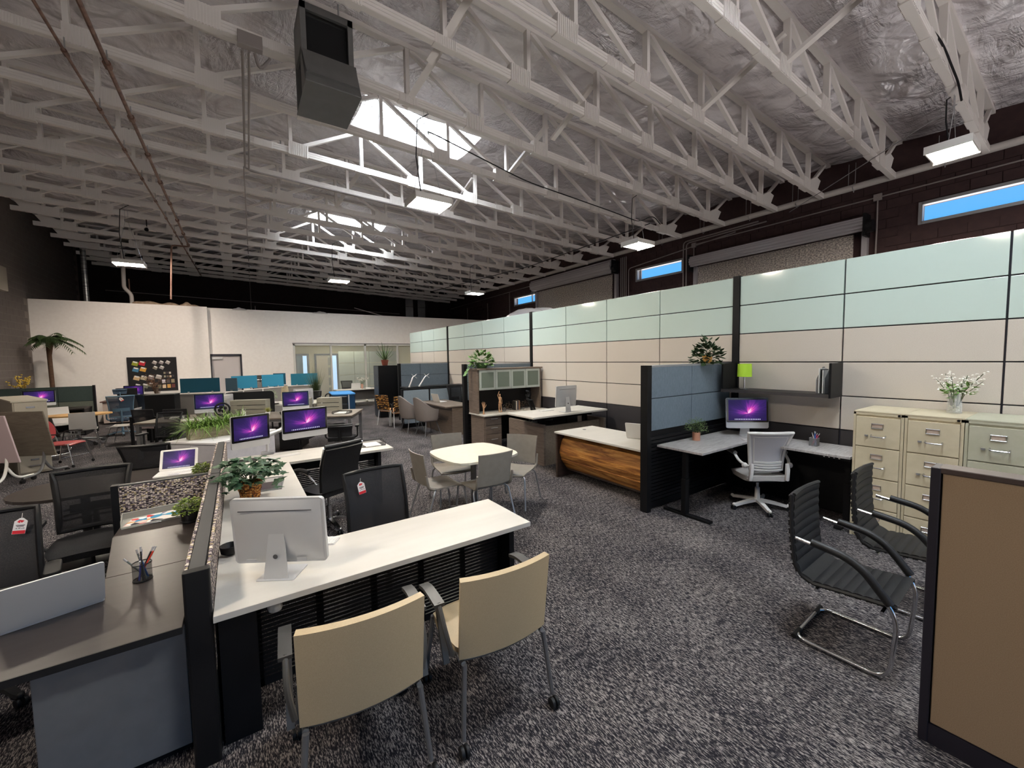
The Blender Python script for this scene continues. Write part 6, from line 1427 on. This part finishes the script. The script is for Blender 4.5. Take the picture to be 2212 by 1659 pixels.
# palm
t=thing('palm_tree','artificial palm tree in the corner by the white wall','plant',(-4.68,18.0,-.08)); pot_obj(t,BLACK,.16,.2,.3)
TRK=varied('palm_trunk',S(70,50,38),S(96,72,54),.9,(6,6,30),3,bmp=.5); B().tube([(0,0,.25),(.01,0,1.2),(.0,0,2.3),(.03,0,2.75)],[.068,.055,.055,.09],12).obj('trunk',TRK,t)
PALM=green('palm_green',S(30,44,26),S(60,80,44),S(98,116,68)); rnd=random.Random(17)
for i in range(34):
    a=i*2.4+rnd.uniform(-.2,.2); e=.15+.95*((i%9)/9); L_=rnd.uniform(.62,.84)*(.68 if (math.cos(a)<-.2 or math.sin(a)>.3) else 1); b=B(); d=Vector((math.cos(a)*math.cos(e),math.sin(a)*math.cos(e),math.sin(e))); prev=Vector((0,0,2.75)); pts=[prev]
    for k in range(1,9):
        u=k/8; p=Vector((0,0,2.78))+d*(L_*u)+Vector((0,0,-.62*L_*u*u*1.1)); pts.append(p)
    b.tube(pts,[.010*(1-.8*k/8) for k in range(9)],4)
    side=Vector((-math.sin(a),math.cos(a),0))
    for k in range(1,9):
        for j in (0,.5):
            q=pts[k-1].lerp(pts[k],j); tdir=(pts[k]-pts[k-1]).normalized()
            for s in (-1,1): blades(b,q,tdir*.6+side*s*.8+Vector((0,0,-.25)),.22*(1-.5*k/9),.030,.25,3)
    b.obj('frond',PALM,t)
# dark green partition and desk at far left
DGP=varied('dark_green_grey_fabric', S(50,60,58), S(58,68,66), .9, (50,50,50), 3, spec=.1); MGP=varied('mid_green_grey_fabric', S(88,92,84), S(98,102,94), .9, (50,50,50), 3, spec=.1)
t=thing('low_partition','dark green grey partition at the far left below the palm','partition',(-5.27,16.4,0)); 
for a,c in ((0,.50),(.51,1.10),(1.11,1.80)): B().box(a,c,-.03,.0,.90,1.32).obj('fabric_panel',DGP,t,bevel=.004); B().box(a,c,-.03,.0,.45,.89).obj('fabric_panel',MGP,t,bevel=.004)
B().box(0,1.80,.0,.03,.05,1.32).obj('core_frame',BLACKM,t); B().box(1.80,1.85,-.04,.04,0,1.34).obj('end_post',BLACKM,t)
t=thing('side_desk','dark desk along the dark green partition','desk',(-4.25,15.95,0)); B().box(-.7,.75,-.35,.42,.72,.75).obj('worktop',DARKLAM,t); B().box(-.68,-.64,-.3,.4,0,.72).box(.70,.74,-.3,.4,0,.72).obj('side_panel',BLACKM,t)
desktop_computer('computer with violet screen in front of the dark green partition',(-4.40,15.95,.751),10,.58,lift=.10)
t=thing('flower_vase','yellow forsythia sprigs in a pot behind the dark green partition','vase',(-5.0,17.0,.9)); pot_obj(t,BLACK,.07,.09,.2); tips=stems(t,12,.28,.62,.15,91,DRY,.006); fb=B(); rnd=random.Random(9)
for p in tips:
    for j in range(9): q=Vector(p[1]).lerp(Vector(p[2]),rnd.random()); fb.ball((q.x+rnd.uniform(-.03,.03),q.y,q.z+rnd.uniform(-.03,.03)),(.022,.022,.016),5,4)
o=fb.obj('blossoms',mat('yellow_bloom',S(206,176,74),.7),t); o['kind']='stuff'
t=thing('plant_shelf','narrow cabinet supporting the yellow sprigs','cabinet',(-5.0,17.0,0)); B().box(-.25,.2,-.2,.2,0,.899).obj('body',BLACKM,t)
# beige lateral file
t=thing('filing_cabinet','beige filing cabinet at the left edge behind the flip tables','cabinet',(-3.42,11.5,0),113); B().box(-.95,.95,-.20,.20,.02,1.29).obj('body',mat('beige_cabinet',S(158,150,136),.5),t,bevel=.006); B().box(-.965,.965,-.215,.215,1.29,1.32).obj('top',mat('beige_top',S(176,168,152),.5),t,bevel=.004)
for k in range(4): d_=B().box(-.965,-.952,-.18,.18,.05+.31*k,.35+.31*k).obj('drawer',MATS['beige_cabinet'],t,bevel=.003); B().box(-.985,-.966,-.07,.07,.15+.31*k,.17+.31*k).obj('handle',CHROME,d_); B().box(-.972,-.966,-.05,.05,.25+.31*k,.28+.31*k).obj('label_holder',CHROME,d_)
# flip top tables folded up
MAUV=mat('pale_mauve_laminate',S(190,170,172),.5); GWD=wood_mat('grey_flip_wood',[(.3,S(92,84,72)),(.7,S(112,104,92))],(3,3,16),1.5)
def flip_table(label,loc,rz,topm,w_,h_,legm,lean=12):
    t=thing('flip_top_table',label,'table',loc,rz); M=T(0,0,.38)@Matrix.Rotation(math.radians(lean),4,'X')
    B().box(-w_/2,w_/2,-.012,.012,0,h_,M=M).obj('tabletop',topm,t,bevel=.006)
    for s in (-1,1):
        l=B().tube(fillet([(s*w_*.36,.0,.62),(s*w_*.36,-.02,.30),(s*w_*.36,-.10,.10),(s*w_*.36,-.38,.085)],.12,6),.02,8).tube(fillet([(s*w_*.36,-.02,.30),(s*w_*.36,.10,.10),(s*w_*.36,.36,.085)],.12,6),.02,8).obj('leg',legm,t)
        for y in (-.38,.36): B().lathe([(.008,-.02),(.033,-.018),(.035,0),(.033,.018),(.008,.02)],n=12,M=T(s*w_*.36,y,.036)@Matrix.Rotation(PI/2,4,'Y')).tube([(s*w_*.36,y,.04),(s*w_*.36,y,.085)],.012,6).obj('caster',BLACK,l)
    return t
flip_table('folded flip top table with pale mauve top at the left edge',(-3.52,10.03,0),-28,MAUV,1.30,.79,WHITEP); flip_table('folded flip top table with grey wood top behind the mauve one',(-3.22,10.42,0),-28,GWD,1.30,.80,STEEL)
# red chair
RED=mat('red_plastic',S(158,52,54),.45)
t=thing('stacking_chair','red plastic chair with arms on casters near the flip tables','chair',(-2.80,11.15,0),72); b=B(); seat_cushion(b,.46,.46,.46,.018,.03); b.obj('seat',RED,t)
B().prism([(.22*math.cos(i*PI/12),.20*math.sin(i*PI/12)) for i in range(24)],-.008,.008,M=T(0,.27,.70)@Matrix.Rotation(math.radians(78),4,'X')).obj('backrest',RED,t)
for s in (-1,1):
    B().tube([(s*.18,.22,.45),(s*.17,.26,.60)],.011,7).obj('back_post',CHROME,t); B().tube(fillet([(s*.24,.18,.45),(s*.27,.16,.64),(s*.27,-.12,.64)],.05,4),.011,7).obj('armrest',BLACK,t)
    for y0,y1 in ((.18,.26),(-.18,-.26)): l=B().tube([(s*.22,y0,.44),(s*.26,y1,.06)],.012,7).obj('leg',CHROME,t); B().ball((s*.26,y1,.03),(.018,.028,.028)).obj('caster',BLACK,l)
B().tube([(-.22,.18,.44),(.22,.18,.44),(.22,-.18,.44),(-.22,-.18,.44)],.010,6,closed=True).obj('seat_frame',CHROME,t)
# round table and white chairs
t=thing('round_table','small wood topped table with crossed legs among the white chairs','table',(-3.25,13.9,0)); B().prism([(.62*math.cos(i*PI/16),.42*math.sin(i*PI/16)) for i in range(32)],.71,.74).obj('tabletop',varied('honey_wood',S(176,136,84),S(200,160,108),.5,(3,12,12),2),t); B().tube([(0,0,.1),(0,0,.71)],.04,12).obj('column',STEEL,t)
for i in range(4): R=Matrix.Rotation(PI/4+i*PI/2,4,'Z'); l=B().tube([(.02,0,.16),(.5,0,.07)],[.025,.018],8,M=R).obj('leg',STEEL,t); B().lathe([(.01,-.02),(.05,-.015),(.05,.015),(.01,.02)],n=12,M=R@T(.5,0,.05)@Matrix.Rotation(PI/2,4,'X')).obj('caster',GREYPL,l)
CWH=mat('cafe_white',S(190,186,182),.45)
def cafe_chair(label,loc,rz,m,sled=True):
    t=thing('cafe_chair',label,'chair',loc,rz); b=B()
    def f(u,v):
        s=2*u-1; w_=.44
        if v<.5: q=v*2; return (s*w_/2,-.22+.42*q,.46-.02*(1-s*s)+.0*q)
        q=(v-.5)*2; return (s*(w_-.03*q)/2,.20+.06*math.sin(q*PI/2)+.05*q,.46+.40*q+.0)
    b.sheet(f,10,20,.012); b.obj('shell',m,t)
    for s in (-1,1): B().tube(fillet([(s*.19,.15,.44),(s*.24,.26,.012),(s*.24,-.26,.012),(s*.19,-.15,.44)],.03,4),.009,7).obj('leg',CHROME,t)
    B().tube([(-.19,.15,.445),(.19,.15,.445)],.008,6).tube([(-.19,-.15,.445),(.19,-.15,.445)],.008,6).obj('seat_frame',CHROME,t); return t
cafe_chair('white cafe chair with its back to us beside the small wood table',(-2.98,13.15,0),190,CWH); cafe_chair('white cafe chair turned sideways on a chrome sled base',(-2.36,13.3,0),-100,CWH); cafe_chair('white cafe chair behind the small wood table',(-3.75,14.7,0),20,CWH)
task_chair('black office chair left of the small wood table',(-3.55,12.6,0),120,mm=LEATHER,solid=True,h1=.98,wt=.42)
t=cafe_chair('black cafe chair near the beige filing cabinet',(-3.1,12.3,0),140,mat('charcoal_shell',S(56,54,54),.5))
# blue chairs
BLF=mat('slate_blue_plastic',S(92,120,140),.45); BLM=mesh_mat('slate_blue_mesh',S(74,92,112),600,.85)
task_chair('slate blue ergonomic chair with headrest seen from behind',(-2.66,15.0,0),190,fm=BLF,mm=BLM,seatm=BLM,head=True,h1=1.08,h0=.52,wt=.54,wb=.46,ribs=0); price_tag('small white tag on the slate blue chair back',(-2.60,14.62,1.04),0,-30,.07,.1)
task_chair('dark navy chair behind the slate blue one',(-2.15,15.7,0),170,fm=BLACK,mm=mat('navy_fabric',S(34,44,58),.8),solid=True,h1=1.05,head=False)
task_chair('black high backed chair beyond the slate blue chair near the counter',(-2.75,16.75,0),175,mm=LEATHER,solid=True,h1=1.20)
